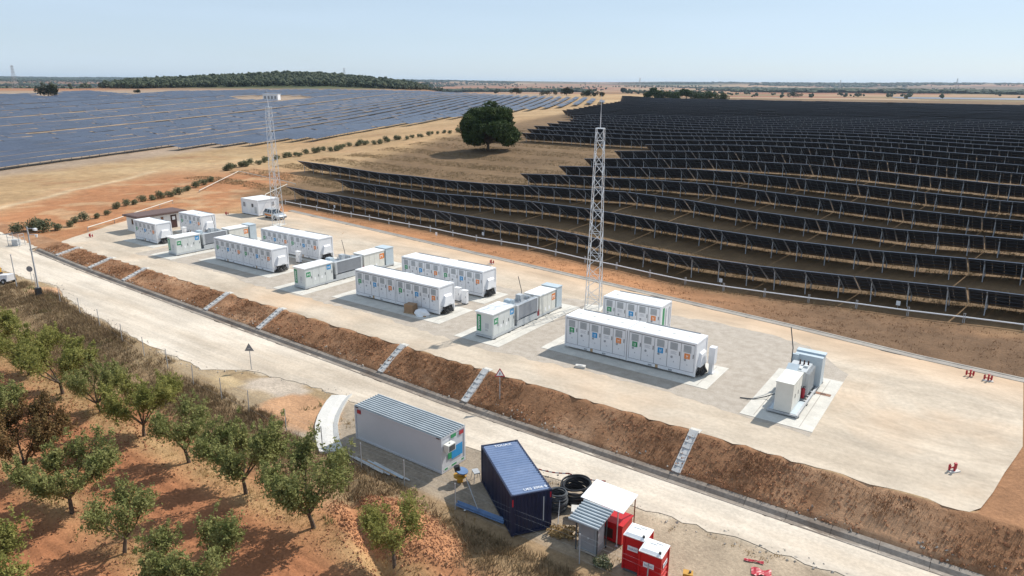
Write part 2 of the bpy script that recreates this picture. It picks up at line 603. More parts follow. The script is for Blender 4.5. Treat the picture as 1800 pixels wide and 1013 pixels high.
def y_crest(x):
    return np.interp(x, [-125, -113, -100, -85, -60, -40, -15, 5, 30], [45.2, 44.6, 44.1, 43.8, 43.35, 43.0, 42.75, 42.6, 42.6])


def z_road(x):
    return np.interp(x, [-140, -120, -112, -92, -65, -42, -34, 40], [0, -0.1, -0.42, -0.9, -1.3, -1.62, -1.8, -1.8])


def y_back(x):
    return np.interp(x, [-140, -107, -84.6, -56.2, -38.2, -26.8, -14.5, -4.4, 3.7, 30], [85.5, 81.4, 78.4, 74.6, 72.2, 70.6, 69.0, 67.2, 66.4, 63.5])


def y_near(x):
    return np.interp(x, [-140, -118, -104, -96, -92, -88, -80, -68, -60, -55, -52, -47, -42, -36, -20, -10, 0, 15],
                     [36.5, 35.6, 33.8, 34.2, 35.0, 34.0, 32.6, 31.7, 31.3, 31.2, 33.3, 34.3, 34.9, 34.6, 34.5, 35.2, 35.7, 36.2])


ROWT = 0.0524                      # the solar rows run 3 degrees off the pad
VN = [82.9, 96, 109.1, 122.2, 135.3, 148.4, 161.5, 175, 188, 201, 214, 227, 300, 400, 594, 800]
XN = [-150, -120, -98, -86, -76, -66, -55, -43, -32, -20, -8, 3, 30]
RISE = np.array([
    [.2, .2, -.2, -.2, -.16, -.36, -.3, -.75, -1.15, -.8, -.1, .6, 1.0],
    [.3, .2, -.08, -.05, .4, .68, .7, .25, 0.0, -.12, .3, 1.1, 1.6],
    [1.0, .25, .35, .6, 1.05, 1.5, 1.95, 1.65, 1.1, .78, .78, 1.5, 2.2],
    [1.1, .6, .9, 1.25, 1.77, 2.1, 2.6, 2.73, 2.33, 1.97, 1.58, 1.65, 2.2],
    [1.8, 1.5, 1.6, 1.85, 2.4, 3.0, 3.55, 3.66, 3.4, 3.15, 2.7, 2.6, 2.8],
    [2.4, 2.2, 2.3, 2.44, 3.1, 3.8, 4.4, 4.7, 4.8, 4.5, 3.9, 3.7, 3.8],
    [3.2, 3.1, 3.2, 3.4, 4.0, 4.6, 5.2, 5.5, 5.5, 5.3, 4.8, 4.56, 4.6],
    [4.1, 4.1, 4.1, 4.3, 4.8, 5.3, 5.8, 6.1, 6.1, 5.8, 5.3, 5.0, 5.0],
    [4.6, 4.6, 4.6, 4.8, 5.2, 5.7, 6.1, 6.4, 6.4, 6.1, 5.7, 5.4, 5.4],
    [5.0, 5.0, 5.0, 5.2, 5.6, 6.0, 6.3, 6.6, 6.6, 6.4, 6.0, 5.8, 5.8],
    [5.3, 5.3, 5.3, 5.5, 5.8, 6.2, 6.5, 6.7, 6.7, 6.5, 6.2, 6.0, 6.0],
    [5.6, 5.6, 5.6, 5.8, 6.0, 6.3, 6.6, 6.8, 6.8, 6.6, 6.3, 6.2, 6.2],
    [6.6, 6.6, 6.6, 6.6, 6.7, 6.8, 6.9, 7.0, 7.0, 7.0, 7.0, 7.0, 7.0],
    [7.3, 7.3, 7.3, 7.3, 7.3, 7.4, 7.4, 7.5, 7.5, 7.6, 7.6, 7.6, 7.6],
    [8.3] * 13, [8.3] * 13])


def row_rise(x, v):
    """height of the rolling ground under the dark rows, between survey points"""
    i = np.clip(np.searchsorted(VN, v) - 1, 0, len(VN) - 2)
    j = np.clip(np.searchsorted(XN, x) - 1, 0, len(XN) - 2)
    vn, xn = np.array(VN), np.array(XN, float)
    a = np.clip((v - vn[i]) / (vn[i + 1] - vn[i]), 0, 1)
    b = np.clip((x - xn[j]) / (xn[j + 1] - xn[j]), 0, 1)
    b = b * b * (3 - 2 * b) * 0.5 + b * 0.5
    return (RISE[i, j] * (1 - a) + RISE[i + 1, j] * a) * (1 - b) + (RISE[i, j + 1] * (1 - a) + RISE[i + 1, j + 1] * a) * b


HILL_B = [100, 130, 132, 134, 137, 140, 143, 146, 149.5, 152, 154.5, 156, 180]
HILL_H = [0, 0, 3, 10, 17, 22, 21.5, 17, 13, 9, 2.5, 0, 0]


def height(x, y):
    x = np.asarray(x, float)
    y = np.asarray(y, float)
    yc, zr, yb = y_crest(x), z_road(x), y_back(x)
    yt = yc - BW
    D = np.hypot(x, y)
    # lower side
    orch = np.interp(x, [-140, -110, -65, 40], [-0.6, -1.0, -2.0, -2.0])
    low = zr + (orch - zr) * (1 - ss(26.5, 31.0, y))
    low = low + 0.10 * fbm(x, y, 3.0, 4) * (1 - ss(27.0, 31.0, y))
    fur = np.minimum.reduce([np.abs(y - q) for q in (22.2, 15.0, 7.8)])
    low = low + 0.045 * np.sin(2 * math.pi * (y + 0.15 * fbm(x, y, 6, 2)) / 0.85) * ss(1.0, 1.6, fur) * (1 - ss(23.6, 24.6, y)) * (y > 8)
    # pile of dug soil and the washed gully beside it
    low = low + 1.0 * np.exp(-((x + 26.6) / 2.2) ** 2 - ((y - 25.4) / 1.5) ** 2) + 0.5 * np.exp(-((x + 23.2) / 2.0) ** 2 - ((y - 24.4) / 1.6) ** 2) \
        + 0.25 * fbm(x, y, 1.2, 4) * np.exp(-((x + 25.5) / 5) ** 2 - ((y - 24.8) / 3) ** 2)
    gx = (x + 27.3) * 0.87 + (y - 24.0) * (-0.49)
    gy = (x + 27.3) * 0.49 + (y - 24.0) * 0.87
    low = low - 0.7 * np.exp(-(gy / 0.55) ** 2) * (1 - ss(4.5, 6.5, np.abs(gx)))
    z = low
    # bank
    k = np.clip((y - yt) / BW, 0, 1)
    bank = zr + (0 - zr) * k + (0.20 * fbm(x, y, 1.3, 4) + 0.16 * fbm(x * 2.2, y * 0.5, 1.6, 2)) * np.sin(np.clip(k, 0, 1) * math.pi)
    z = np.where(y > yt, bank, z)
    # trough for the concrete channel
    z = np.where((y > yt - 1.25) & (y < yt + 0.02) & (x > -113), z - 0.55, z)
    # pad sits on the terrain; the earth is a hand lower under it
    pad = (y > yc) & (y < yb) & (x > -125) & (x < 3.8)
    z = np.where(y >= yc, 0.0, z)
    z = np.where(pad & (y > yc + 0.3), -0.08, z)
    z = np.where((x > 3.2) & (y > yc) & (y < yb + 2), -0.02 + 0.35 * fbm(x, y, 4.0, 4) * ss(3.2, 8, x), z)
    # beyond the pad
    v = y + ROWT * (x + 6.7)
    rise = row_rise(x, v) * ss(0.3, 8.0, y - yb)
    d = (x + 130) * 0.957 + (y - 100) * 0.29
    rise = rise * ss(-110, 0, d)
    far = np.where(y > yb, rise + 0.12 * fbm(x, y, 9, 4) * ss(1, 6, y - yb) * (1 - ss(180, 260, D)), 0)
    # ground swells gently under the western array
    far = far + 11.5 * ss(300, 950, D) * (1 - ss(-110, 30, d)) * (x < -100)
    z = np.where((y >= yb) | (D > 240), far, z)
    zl = 0.25 * fbm(x, y, 12, 4) * (1 - ss(-135, -122, x))
    z = z + np.where(D < 400, zl, 0)
    # distance
    fb = np.interp(D, [0, 900, 1000, 1500, 2600, 5000, 8000, 12000, 30000], [0, 0, -1.0, -9, -15, -8, 27, 60, 60])
    bear = np.degrees(np.arctan2(y, x))
    wl = ss(128, 134, bear)
    fbl = np.interp(D, [0, 1100, 1700, 2600, 5000, 8000, 12000, 30000], [0, 0, -2, -22, -14, 30, 62, 62])
    z = z + fb * (1 - wl) + fbl * wl
    z = z + ss(1500, 4000, D) * 30 * fbm(x, y, 2600, 3)
    z = z + np.interp(bear, HILL_B, HILL_H) * np.exp(-((D - 1330) / 230.0) ** 2)
    return z


def hz(x, y):
    return float(height(np.array([x]), np.array([y]))[0])


def pix(p):
    d = np.asarray(p, float) - np.array([0, 0, CAMH])
    z = d @ CF
    return 900 + FPX * (d @ CR) / z, 506.5 - FPX * (d @ CU) / z


_S = np.concatenate([np.arange(18, 200, 0.15), np.geomspace(200, 9000, 3000)])


def G(px, py, up=0.0):
    """where the sight line through a photograph pixel meets the land (raised by up)"""
    d = CF + CR * (px - 900) / FPX - CU * (py - 506.5) / FPX
    P = np.outer(_S, d) + np.array([0, 0, CAMH])
    h = height(P[:, 0], P[:, 1]) + up
    i = int(np.argmax(P[:, 2] < h)) if (P[:, 2] < h).any() else len(_S) - 1
    if i > 0:
        a, b = P[i - 1, 2] - h[i - 1], P[i, 2] - h[i]
        t = a / (a - b) if a != b else 0
        q = P[i - 1] + (P[i] - P[i - 1]) * t
    else:
        q = P[0]
    return Vector((q[0], q[1], q[2] - up))


# ------------------------------------------------------------------ the ground sheet
def axis(dense, step, lo, hi, fine=None, grow=1.09):
    a, b = dense
    xs = list(np.arange(a, b + 1e-6, step))
    if fine:
        xs = [q for q in xs if not fine[0] < q < fine[1]] + list(np.arange(fine[0], fine[1] + 1e-6, fine[2]))
    s, q = step, b
    while q < hi:
        s *= grow
        q += s
        xs.append(q)
    s, q = step, a
    while q > lo:
        s *= grow
        q -= s
        xs.append(q)
    return np.array(sorted(set(np.round(xs, 4))))


gxs = axis((-165, 22), 0.6, -16000, 9000, (-48, -12, 0.4), 1.05)
gys = axis((2, 130), 0.6, -60, 20000, (37.5, 46.5, 0.3), 1.04)
gys = np.array(sorted(set(np.round(np.concatenate([gys, np.arange(9.0, 24.6, 0.2)]), 3))))
GX, GY = np.meshgrid(gxs, gys, indexing='ij')
GZ = height(GX, GY)


def lerp(c, k, w_):
    return c * (1 - w_[..., None]) + np.array(k) * w_[..., None]


def ground_tint(x, y):
    D = np.hypot(x, y)
    n1, n2, n3 = fbm(x, y, 14, 4), fbm(x + 70, y, 5, 4), fbm(x, y + 90, 90, 4)
    yc, yb, yn = y_crest(x), y_back(x), y_near(x)
    v = y + ROWT * (x + 6.7)
    c = np.zeros(x.shape + (3,))
    c[:] = (0.365, 0.24, 0.125)                                   # dry meadow
    c = lerp(c, (0.43, 0.31, 0.175), ss(-0.1, 0.5, n1 + 0.6 * n3))
    c = lerp(c, (0.30, 0.165, 0.085), ss(0.15, 0.55, -n1 + 0.5 * n2 - 0.2) * 0.7)
    # bare red earth west of the pad
    bx = (x + 137) * 0.83 + (y - 78) * 0.56
    by = -(x + 137) * 0.56 + (y - 78) * 0.83
    soil = np.exp(-((bx + 6) / 21) ** 4) * np.exp(-((by + 2) / 46) ** 4)
    soil = np.clip(soil * 1.3 + 0.6 * n1, 0, 1)
    c = lerp(c, (0.375, 0.175, 0.082), soil * (x < -100))
    c = lerp(c, (0.46, 0.31, 0.175), ss(0.05, 0.4, n2) * soil * 0.6)
    # track between the earth and the meadow
    tr = np.exp(-((bx + 28 + 2 * n1) / 1.1) ** 2) * (np.abs(by) < 45)
    c = lerp(c, (0.50, 0.38, 0.24), tr * 0.8)
    # earth strip behind the pad
    st = (y > yb - 1) & (x > -126)
    wst = (1 - ss(9.0, 13.0, (y - yb) + 3 * n2)) * st
    c = lerp(c, (0.37, 0.18, 0.085), wst)
    c = lerp(c, (0.155, 0.095, 0.055), wst * ss(-40, -10, x) * 0.95)
    # array ground: colour darkened all over to deepen the shade under the tables
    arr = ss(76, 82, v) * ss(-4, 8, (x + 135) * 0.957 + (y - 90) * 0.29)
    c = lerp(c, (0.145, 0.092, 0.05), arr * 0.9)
    # western array ground
    wa = ss(0, 14, ((-x - 196) * 0.94 + (y - 70) * (-0.34)) + 0 * x) * (D > 150)
    c = lerp(c, (0.30, 0.225, 0.165), wa * (D < 1500) * 0.9)
    # bank
    bank = ((y > yc - 3.2) & (y < yc + 0.2)).astype(float)
    c = lerp(c, (0.31, 0.16, 0.083), bank)
    c = lerp(c, (0.44, 0.255, 0.145), bank * ss(0.0, 0.4, n2))
    right = ((x > 1.2) & (y > yc - 1) & (y < yb)).astype(float)
    c = lerp(c, (0.30, 0.155, 0.08), right)
    # foot of the bank and road bed
    road = ((y <= yc - 3.2) & (y > yn - 0.2)).astype(float)
    c = lerp(c, (0.50, 0.42, 0.32), road)
    # yard where the site boxes stand
    yard = (y <= yn) & (x > -41)
    wy = ss(27.2, 29.5, y + 1.6 * n2) * yard
    c = lerp(c, (0.40, 0.315, 0.225), wy)
    c = lerp(c, (0.33, 0.27, 0.205), wy * ss(0.05, 0.35, n1))
    # weedy verge along the fence, then the ploughed orchard
    vg = (y <= yn) & (x <= -41)
    wv = np.where(vg, 1.0, 0.0)
    c = lerp(c, (0.33, 0.235, 0.135), wv)
    low = (y < 28.5).astype(float)
    c = lerp(c, (0.30, 0.20, 0.11), ss(23.0, 26.0, y) * low * 0.85)
    orch = 1 - ss(23.5, 25.8, y + 1.2 * n2)
    c = lerp(c, (0.325, 0.138, 0.066), orch)
    # dry grass strip beneath each tree line
    for yr in (22.2, 15.0, 7.8, 0.6):
        c = lerp(c, (0.40, 0.255, 0.125), orch * np.exp(-((y - yr) / 1.25) ** 2) * np.clip(0.75 + n2, 0, 1))
    # bare sandy patches beside the road at the warning sign
    for (px_, py_, rx, ry, k) in ((-55.2, 31.2, 3.4, 1.2, (0.36, 0.27, 0.17)), (-51.0, 31.0, 2.2, 1.0, (0.54, 0.40, 0.23)),
                                  (-46.8, 32.3, 3.0, 1.8, (0.46, 0.38, 0.30)), (-47.2, 30.4, 3.0, 1.0, (0.36, 0.27, 0.17)),
                                  (-41.2, 31.0, 3.4, 2.2, (0.47, 0.27, 0.15)), (-90.0, 33.2, 3.0, 1.5, (0.47, 0.27, 0.15)), (-101, 36.2, 3.0, 1.6, (0.50, 0.32, 0.19))):
        e = ((x - px_) / rx) ** 2 + ((y - py_) / ry) ** 2 + 1.2 * n2
        c = lerp(c, k, 1 - ss(0.75, 1.15, e))
    # dug soil
    e = ((x + 25.6) / 5.2) ** 2 + ((y - 25.0) / 2.3) ** 2 + 0.9 * n2
    c = lerp(c, (0.45, 0.215, 0.105), 1 - ss(0.6, 1.1, e))
    # far farmland: red, tan and stubble parcels
    fs = 330.0
    ang = 0.5
    fx = (x * math.cos(ang) + y * math.sin(ang)) / (fs * 1.8) + 0.35 * vnoise(x / 900, y / 900)
    fy = (-x * math.sin(ang) + y * math.cos(ang)) / fs + 0.35 * vnoise(x / 900 + 40, y / 900)
    hsh = _LAT[np.floor(fx).astype(int) & 255, np.floor(fy).astype(int) & 255]
    far_dark = ss(4200, 6500, D)
    pal = np.array([(0.40, 0.20, 0.115), (0.44, 0.29, 0.17), (0.48, 0.37, 0.24), (0.36, 0.175, 0.10), (0.28, 0.22, 0.11), (0.43, 0.24, 0.14)])
    pc = pal[(hsh * 5.999).astype(int)] * np.array([0.72, 0.66, 0.62])
    wf = ss(950, 1150, D)
    c = c * (1 - wf[..., None]) + pc * wf[..., None]
    c = lerp(c, (0.05, 0.06, 0.03), far_dark * np.clip(0.35 + 1.8 * fbm(x, y, 900, 3), 0, 1))
    bear = np.degrees(np.arctan2(y, x))
    hill = np.interp(bear, HILL_B, HILL_H) * np.exp(-((D - 1330) / 230.0) ** 2)
    c = lerp(c, (0.075, 0.085, 0.04), ss(2, 5, hill))
    return np.clip(c, 0, 1)


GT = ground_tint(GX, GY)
nx_, ny_ = GX.shape
idx = np.arange(nx_ * ny_).reshape(nx_, ny_)
F = np.stack([idx[:-1, :-1], idx[1:, :-1], idx[1:, 1:], idx[:-1, 1:]], -1).reshape(-1, 4)
V = np.stack([GX, GY, GZ], -1).reshape(-1, 3)
gm = np_mesh('ground', V, F, 'ground', smooth=True)
ca = gm.color_attributes.new('tint', 'FLOAT_COLOR', 'POINT')
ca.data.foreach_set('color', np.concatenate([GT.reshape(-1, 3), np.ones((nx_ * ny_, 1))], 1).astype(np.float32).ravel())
tag(obj('ground', gm), kind='structure')


def jit(a, s=0.12):
    return a + rnd.uniform(-s, s)


def strip(name, xs, ylo, yhi, zf, mname, ny=8, j=0.15, extra=0.0):
    """a sheet laid over the land between two edge lines"""
    V, F = [], []
    for x in xs:
        a, b = ylo(x) + rnd.uniform(-j, j), yhi(x) + rnd.uniform(-j, j)
        for k in range(ny):
            y = a + (b - a) * k / (ny - 1)
            V.append((x, y, zf(x, y) + extra))
    n = len(xs)
    for i in range(n - 1):
        for k in range(ny - 1):
            q = i * ny + k
            F.append((q, q + ny, q + ny + 1, q + 1))
    o = obj(name, np_mesh(name, V, F, mname))
    return tag(o, kind='structure')


# compacted pad: crest to back kerb
def pad_lo(x):
    return float(y_crest(x)) + 0.05 if x > -113 else float(np.interp(x, [-125, -119.5, -113], [64.5, 54.6, 44.7]))


def pad_hi(x):
    return min(float(y_back(x)), float(np.interp(x, [-125, -112, -107, 0, 1.6, 2.8, 3.9], [65, 75, 81.3, 80, 80, 80, 80])))


xs_ = list(np.arange(-124.5, 1.3, 0.75)) + [1.3, 1.8, 2.3, 2.8, 3.3, 3.7]
strip('compacted_pad', xs_, lambda x: pad_lo(x) if x < 1.7 else float(np.interp(x, [1.7, 2.0, 2.4, 3.3, 3.8], [43.0, 44.2, 46.5, 51.5, 53.8])), pad_hi, lambda x, y: 0.0, 'platform', ny=24, j=0.22)
# access road along the foot of the bank
strip('access_road', list(np.arange(-142, 16, 0.75)), lambda x: float(y_near(x)), lambda x: float(y_crest(x)) - BW - (1.12 if x > -113 else -0.2), lambda x, y: float(z_road(x)), 'crushed', ny=9, j=0.22, extra=0.03)
# gravel spread round the battery boxes
strip('gravel_bed', list(np.arange(-97, -7.8, 0.7)), lambda x: 47.3 + 0.5 * math.sin(x * 0.21) + (0.6 if x < -60 else 0),
      lambda x: float(np.interp(x, [-97, -60, -40, -30, -22, -12, -8], [63.5, 63.8, 64.2, 65.2, 67.0, 64, 60])) + 0.5 * math.sin(x * 0.33), lambda x, y: 0.004, 'gravel', ny=10, j=0.3)

# back kerb: a low concrete gutter
kb = MB()
xk = list(np.arange(-108, 22, 2.0))
for a, b in zip(xk, xk[1:]):
    ya, yb_ = float(y_back(a)), float(y_back(b))
    for (o0, o1, h) in ((-0.05, 0.70, 0.035), (0.70, 0.95, 0.07)):
        kb.hexa([(a, ya + o0, -0.15), (b, yb_ + o0, -0.15), (b, yb_ + o1, -0.15), (a, ya + o1, -0.15), (a, ya + o0, h), (b, yb_ + o0, h), (b, yb_ + o1, h), (a, ya + o1, h)])
tag(kb.build('concrete_kerb', 'conc_kerb'), 'low grey concrete kerb gutter between the gravel pad and the dark solar rows', 'kerb')

# concrete channel at the foot of the bank
dm = MB()
xk = list(np.arange(-112.5, 18, 2.5))
prof = [(-1.22, -0.25), (-1.22, 0.055), (-1.10, 0.055), (-0.88, -0.22), (-0.45, -0.22), (-0.22, -0.02), (0.10, 0.05), (0.10, -0.25)]
for a, b in zip(xk, xk[1:]):
    b2 = b - 0.02
    pa = [(a, float(y_crest(a)) - BW + o, float(z_road(a)) + h) for o, h in prof]
    pb = [(b2, float(y_crest(b2)) - BW + o, float(z_road(b2)) + h) for o, h in prof]
    dm.add(pa + pb, [(i, i + 8, i + 9, i + 1) for i in range(7)])
tag(dm.build('drainage_channel', 'conc_ditch'), 'long grey concrete drainage channel between the pale road and the brown bank', 'channel')

# stepped concrete chutes down the bank
CH = [(-106.5, 'nearest the metal gate end'), (-96.6, ''), (-87.6, ''), (-69.5, ''), (-59.9, ''), (-42.2, ''), (-32.7, ''), (-14.7, '')]
CHL = ['stepped concrete chute nearest the end of the bank by the wire cage', 'stepped concrete chute, second from the wire cage end of the bank',
       'stepped concrete chute, third from the wire cage end of the bank', 'stepped concrete chute, fourth from the wire cage end of the bank',
       'stepped concrete chute facing the back of the triangular sign', 'stepped concrete chute behind the white site cabin',
       'stepped concrete chute beside the red and white triangular sign on the bank', 'stepped concrete chute standing alone opposite the small transformer skid']
step_me = MB().box(-0.30, -0.50, -0.12, 0.30, 0.10, 0.02).box(-0.30, -0.50, 0.02, -0.24, 0.10, 0.09).box(0.24, -0.50, 0.02, 0.30, 0.10, 0.09).box(-0.24, -0.50, 0.02, -0.06, -0.45, 0.07).mesh('step', 'conc_grey')
for (x, _), lb in zip(CH, CHL):
    yc, zr = float(y_crest(x)), float(z_road(x))
    c = thing('drain_chute', lb, 'drain', (x, yc, 0), 0, 'stepped chutes down the bank')
    n = 7
    for k in range(n):
        t = (k + 0.2) / n
        o = obj('step', step_me, c, (0, -2.85 * t + 0.05, zr * t * 0.97 + 0.10 - 0.012 * (k % 2)))
        o.rotation_euler = (math.atan2(-zr, 3.0) - 0.05, 0, 0)
    MB().box(-0.38, -0.02, -0.1, 0.38, 0.5, 0.05).build('inlet', 'conc', c)

# pale concrete aprons by the white cabin (a curved gutter)
ap = MB()
cp = [(-41.2, 35.0), (-40.75, 34.1), (-40.1, 33.1), (-39.3, 32.0), (-38.3, 30.9), (-37.2, 30.0), (-36.1, 29.2), (-35.2, 28.7)]
for (o0, o1, h0, h1) in ((-0.95, -0.15, 0.10, 0.05), (-0.15, 0.35, 0.05, -0.03), (0.35, 0.7, -0.01, 0.14)):
    for (a, b) in zip(cp, cp[1:]):
        q = []
        for (px_, py_) in (a, b):
            q.append([(px_ + 0.72 * o, py_ + 0.69 * o) for o in (o0, o1)])
        za, zb = hz(*a) + 0.06, hz(*b) + 0.06
        ap.hexa([(*q[0][0], za - .3), (*q[1][0], zb - .3), (*q[1][1], zb - .3), (*q[0][1], za - .3),
                 (*q[0][0], za + h0), (*q[1][0], zb + h0), (*q[1][1], zb + h1), (*q[0][1], za + h1)])
tag(ap.build('concrete_gutter', 'conc_pale'), 'curved white concrete gutter curling round the corner of the white cabin', 'gutter')


# ------------------------------------------------------------------ battery containers
CL, CW, CHH, CB = 6.06, 2.44, 2.86, 0.2        # length, width, height, foot


def make_battery():
    t = thing('battery_container', 'x', 'container', (0, 0, 0), 0, 'white battery containers on the gravel pad')
    b = MB()
    z0, z1 = CB, CB + CHH
    b.box(0.05, 0.06, z0 + 0.16, CL - 0.09, CW - 0.05, z1 - 0.06)
    for x in (0.0, CL - 0.14):
        for y in (0.0, CW - 0.14):
            b.box(x, y, z0, x + 0.14, y + 0.14, z1 - 0.001)
    b.box(0.14, 0.0, z1 - 0.16, CL - 0.14, 0.1, z1 - 0.004).box(0.14, CW - 0.1, z1 - 0.16, CL - 0.14, CW, z1 - 0.004)
    b.box(CL - 0.1, 0.14, z1 - 0.16, CL, CW - 0.14, z1 - 0.004).box(0, 0.14, z1 - 0.16, 0.1, CW - 0.14, z1 - 0.004)
    b.box(0.14, 0.005, z0 + 0.02, CL - 0.14, 0.1, z0 + 0.30).box(0.14, CW - 0.1, z0 + 0.02, CL - 0.14, CW, z0 + 0.3)
    b.box(CL - 0.11, 0.14, z0 + 0.62, CL - 0.02, CW - 0.14, z0 + 0.74).build('frame', 'white', t)
    r = MB().box(0.1, 0.1, z1 - 0.06, CL - 0.1, CW - 0.1, z1 + 0.012)
    ro = r.build('roof', 'white_roof', t)
    MB().box(0.6, CW - 0.10, z1 + 0.02, CL - 0.6, CW - 0.06, z1 + 0.09).build('edge_strip', 'grille', ro)
    vm = MB().box(-0.16, -0.16, 0, 0.16, 0.16, 0.02).box(-0.1, -0.1, 0.02, 0.1, 0.1, 0.035, 1).mesh('roof_hatch', ['offwhite', 'cream'])
    for k in range(4):
        obj('roof_hatch', vm, ro, (0.95 + 1.36 * k, 1.25, z1 + 0.013))
    foot = MB().box(-0.08, -0.08, -CB + 0.165, 0.08, 0.08, 0.0).mesh('foot', 'black')
    for x in (0.09, CL - 0.09):
        for y in (0.09, CW - 0.09):
            obj('foot', foot, t, (x, y, CB))
    for x in (CL / 2 - 1.05, CL / 2 + 0.75):
        MB().box(x, -0.004, z0 + 0.06, x + 0.33, 0.02, z0 + 0.19).build('fork_pocket', 'grey', t)
    MB().box(2.62, -0.006, z0 + 0.02, 2.86, 0.012, z0 + 0.30).build('earth_plate', 'wood', t)
    # five cabinet doors with ventilation grilles, locks and service emblems
    dw = (CL - 0.30) / 5
    MB().box(0.145, 0.03, z0 + 0.305, CL - 0.145, 0.058, z1 - 0.165).build('door_recess', 'grille', t)
    dmesh = MB().box(0.026, -0.032, 0, dw - 0.026, -0.005, 2.26).mesh('door', 'white')
    gr = MB().box(0.22, -0.036, 1.58, dw - 0.30, -0.03, 2.18)
    for k in range(9):
        gr.box(0.24, -0.052, 1.61 + 0.063 * k, dw - 0.32, -0.036, 1.645 + 0.063 * k, 1)
    gmesh = gr.mesh('vent_grille', ['grille', 'lgrey'])
    hmesh = MB().box(dw - 0.13, -0.065, 1.18, dw - 0.08, -0.03, 1.52).mesh('handle', 'dgrey')
    lmesh = MB().disc((dw * 0.34, -0.03, 0.94), (0, -1, 0), 0.10, 10, 0.03).mesh('lock_cover', 'grey')
    smesh = MB().add([(dw * .5 - .06, -.036, .50), (dw * .5 + .06, -.036, .50), (dw * .5, -.036, .62)], [(0, 1, 2)]).mesh('warning_mark', 'textgrey')
    tmesh = MB()
    for k in range(3):
        tmesh.box(0.28, -0.035, 1.40 - 0.09 * k, dw - 0.36 - 0.08 * (k % 2), -0.031, 1.43 - 0.09 * k)
    tmesh = tmesh.mesh('printed_lines', 'textgrey')

    def emblem(c, zc):
        e = MB().box(0.30, -0.040, zc - 0.23, 0.78, -0.031, zc + 0.23)
        e.box(0.46, -0.046, zc - 0.06, 0.49, -0.040, zc + 0.12, 1).box(0.59, -0.046, zc - 0.06, 0.62, -0.040, zc + 0.12, 1)
        e.box(0.49, -0.046, zc + 0.0, 0.59, -0.040, zc + 0.03, 1).box(0.44, -0.046, zc - 0.14, 0.64, -0.040, zc - 0.115, 1)
        return e.mesh('emblem', [c, 'mark_white'])

    em = {0: emblem('green', 1.29), 2: emblem('blue', 1.27), 4: emblem('orange', 1.27)}
    for k in range(5):
        d = obj('door', dmesh, t, (0.15 + dw * k, 0.05, z0 + 0.34))
        obj('vent_grille', gmesh, d)
        obj('handle', hmesh, d)
        obj('lock_cover', lmesh, d)
        obj('warning_mark', smesh, d)
        if k in em:
            obj('emblem', em[k], d)
        else:
            obj('printed_lines', tmesh, d)
    return t


def battery_end(t, kind):
    z0 = CB
    if kind == 'hood':                          # cable hood and cables hanging below it
        MB().box(CL - 0.08, 0.2, z0 + 0.78, CL - 0.03, CW - 0.2, z0 + CHH - 0.2).build('end_panel', 'white', t)
        h = MB().hexa([(CL - 0.03, 0.5, z0 + 0.72), (CL + 0.24, 0.5, z0 + 0.72), (CL + 0.24, CW - 0.3, z0 + 0.72), (CL - 0.03, CW - 0.3, z0 + 0.72),
                       (CL - 0.03, 0.85, z0 + 1.85), (CL + 0.16, 0.85, z0 + 1.7), (CL + 0.16, CW - 0.6, z0 + 1.7), (CL - 0.03, CW - 0.6, z0 + 1.85)])
        hd = h.build('cable_hood', 'white', t)
        MB().box(CL + 0.235, 1.2, z0 + 0.75, CL + 0.25, 1.6, z0 + 0.85).build('name_plate', 'lgrey', hd)
        cb = MB()
        for k in range(7):
            y = 0.6 + 0.2 * k
            cb.path([(CL + 0.06 + 0.03 * (k % 3), y, z0 + 0.74), (CL + 0.12 + 0.04 * (k % 2), y + 0.04, z0 + 0.3), (CL + 0.3 + 0.05 * (k % 3), y + 0.12, z0 - 0.03)], 0.07, 6)
        cb.box(CL - 0.02, 0.4, z0, CL + 0.1, CW - 0.4, z0 + 0.28)
        cb.build('power_cables', 'black', t)
    elif kind == 'banner':
        MB().box(CL - 0.08, 0.2, z0 + 0.3, CL - 0.03, CW - 0.2, z0 + CHH - 0.2).build('end_panel', 'white', t)
        MB().box(CL - 0.03, 0.42, z0 + 0.35, CL - 0.018, 0.86, z0 + CHH - 0.3).build('green_banner', 'green', t)
        MB().box(CL - 0.03, 1.2, z0 + 0.5, CL + 0.03, 1.24, z0 + CHH - 0.4).box(CL - 0.03, 1.9, z0 + 0.5, CL + 0.03, 1.94, z0 + CHH - 0.4).build('lock_bar', 'galv', t)
    else:
        MB().box(CL - 0.08, 0.2, z0 + 0.3, CL - 0.03, CW - 0.2, z0 + CHH - 0.2).build('end_panel', 'white', t)
    return t


proto = make_battery()
BAT = [(-30.19, 51.32, 'plain', 'white battery container, far half of the pair nearest the small transformer skid'),
       (-30.19 + 6.12, 51.32, 'hood', 'white battery container, near half of the pair nearest the small transformer skid'),
       (-30.3, 58.65, 'banner', 'single white battery container with green banner on its end, behind a pair'),
       (-57.25, 51.38, 'plain', 'white battery container touching the one with wrapped pallets at its corner'),
       (-57.25 + 6.12, 51.38, 'hood', 'white battery container with wrapped pallets standing at its corner'),
       (-57.43, 58.92, 'plain', 'white battery container behind the pair with wrapped pallets, end away from the hydrant'),
       (-57.43 + 6.12, 58.92, 'hood', 'white battery container behind the pair with wrapped pallets, end towards the hydrant'),
       (-84.72, 51.85, 'plain', 'white battery container in the front pair, its half nearer the brown-roofed building'),
       (-84.72 + 6.12, 51.85, 'hood', 'white battery container in the front pair, its half nearer the middle skid'),
       (-84.96, 59.29, 'plain', 'white battery container before the mast by the car, half nearer the car'),
       (-84.96 + 6.12, 59.29, 'hood', 'white battery container before the mast by the car, half away from the car'),
       (-105.59, 52.05, 'hood', 'single white battery container standing on its own in front of the brown-roofed building'),
       (-106.2, 59.55, 'hood', 'single white battery container beside the dark door of the brown-roofed building')]
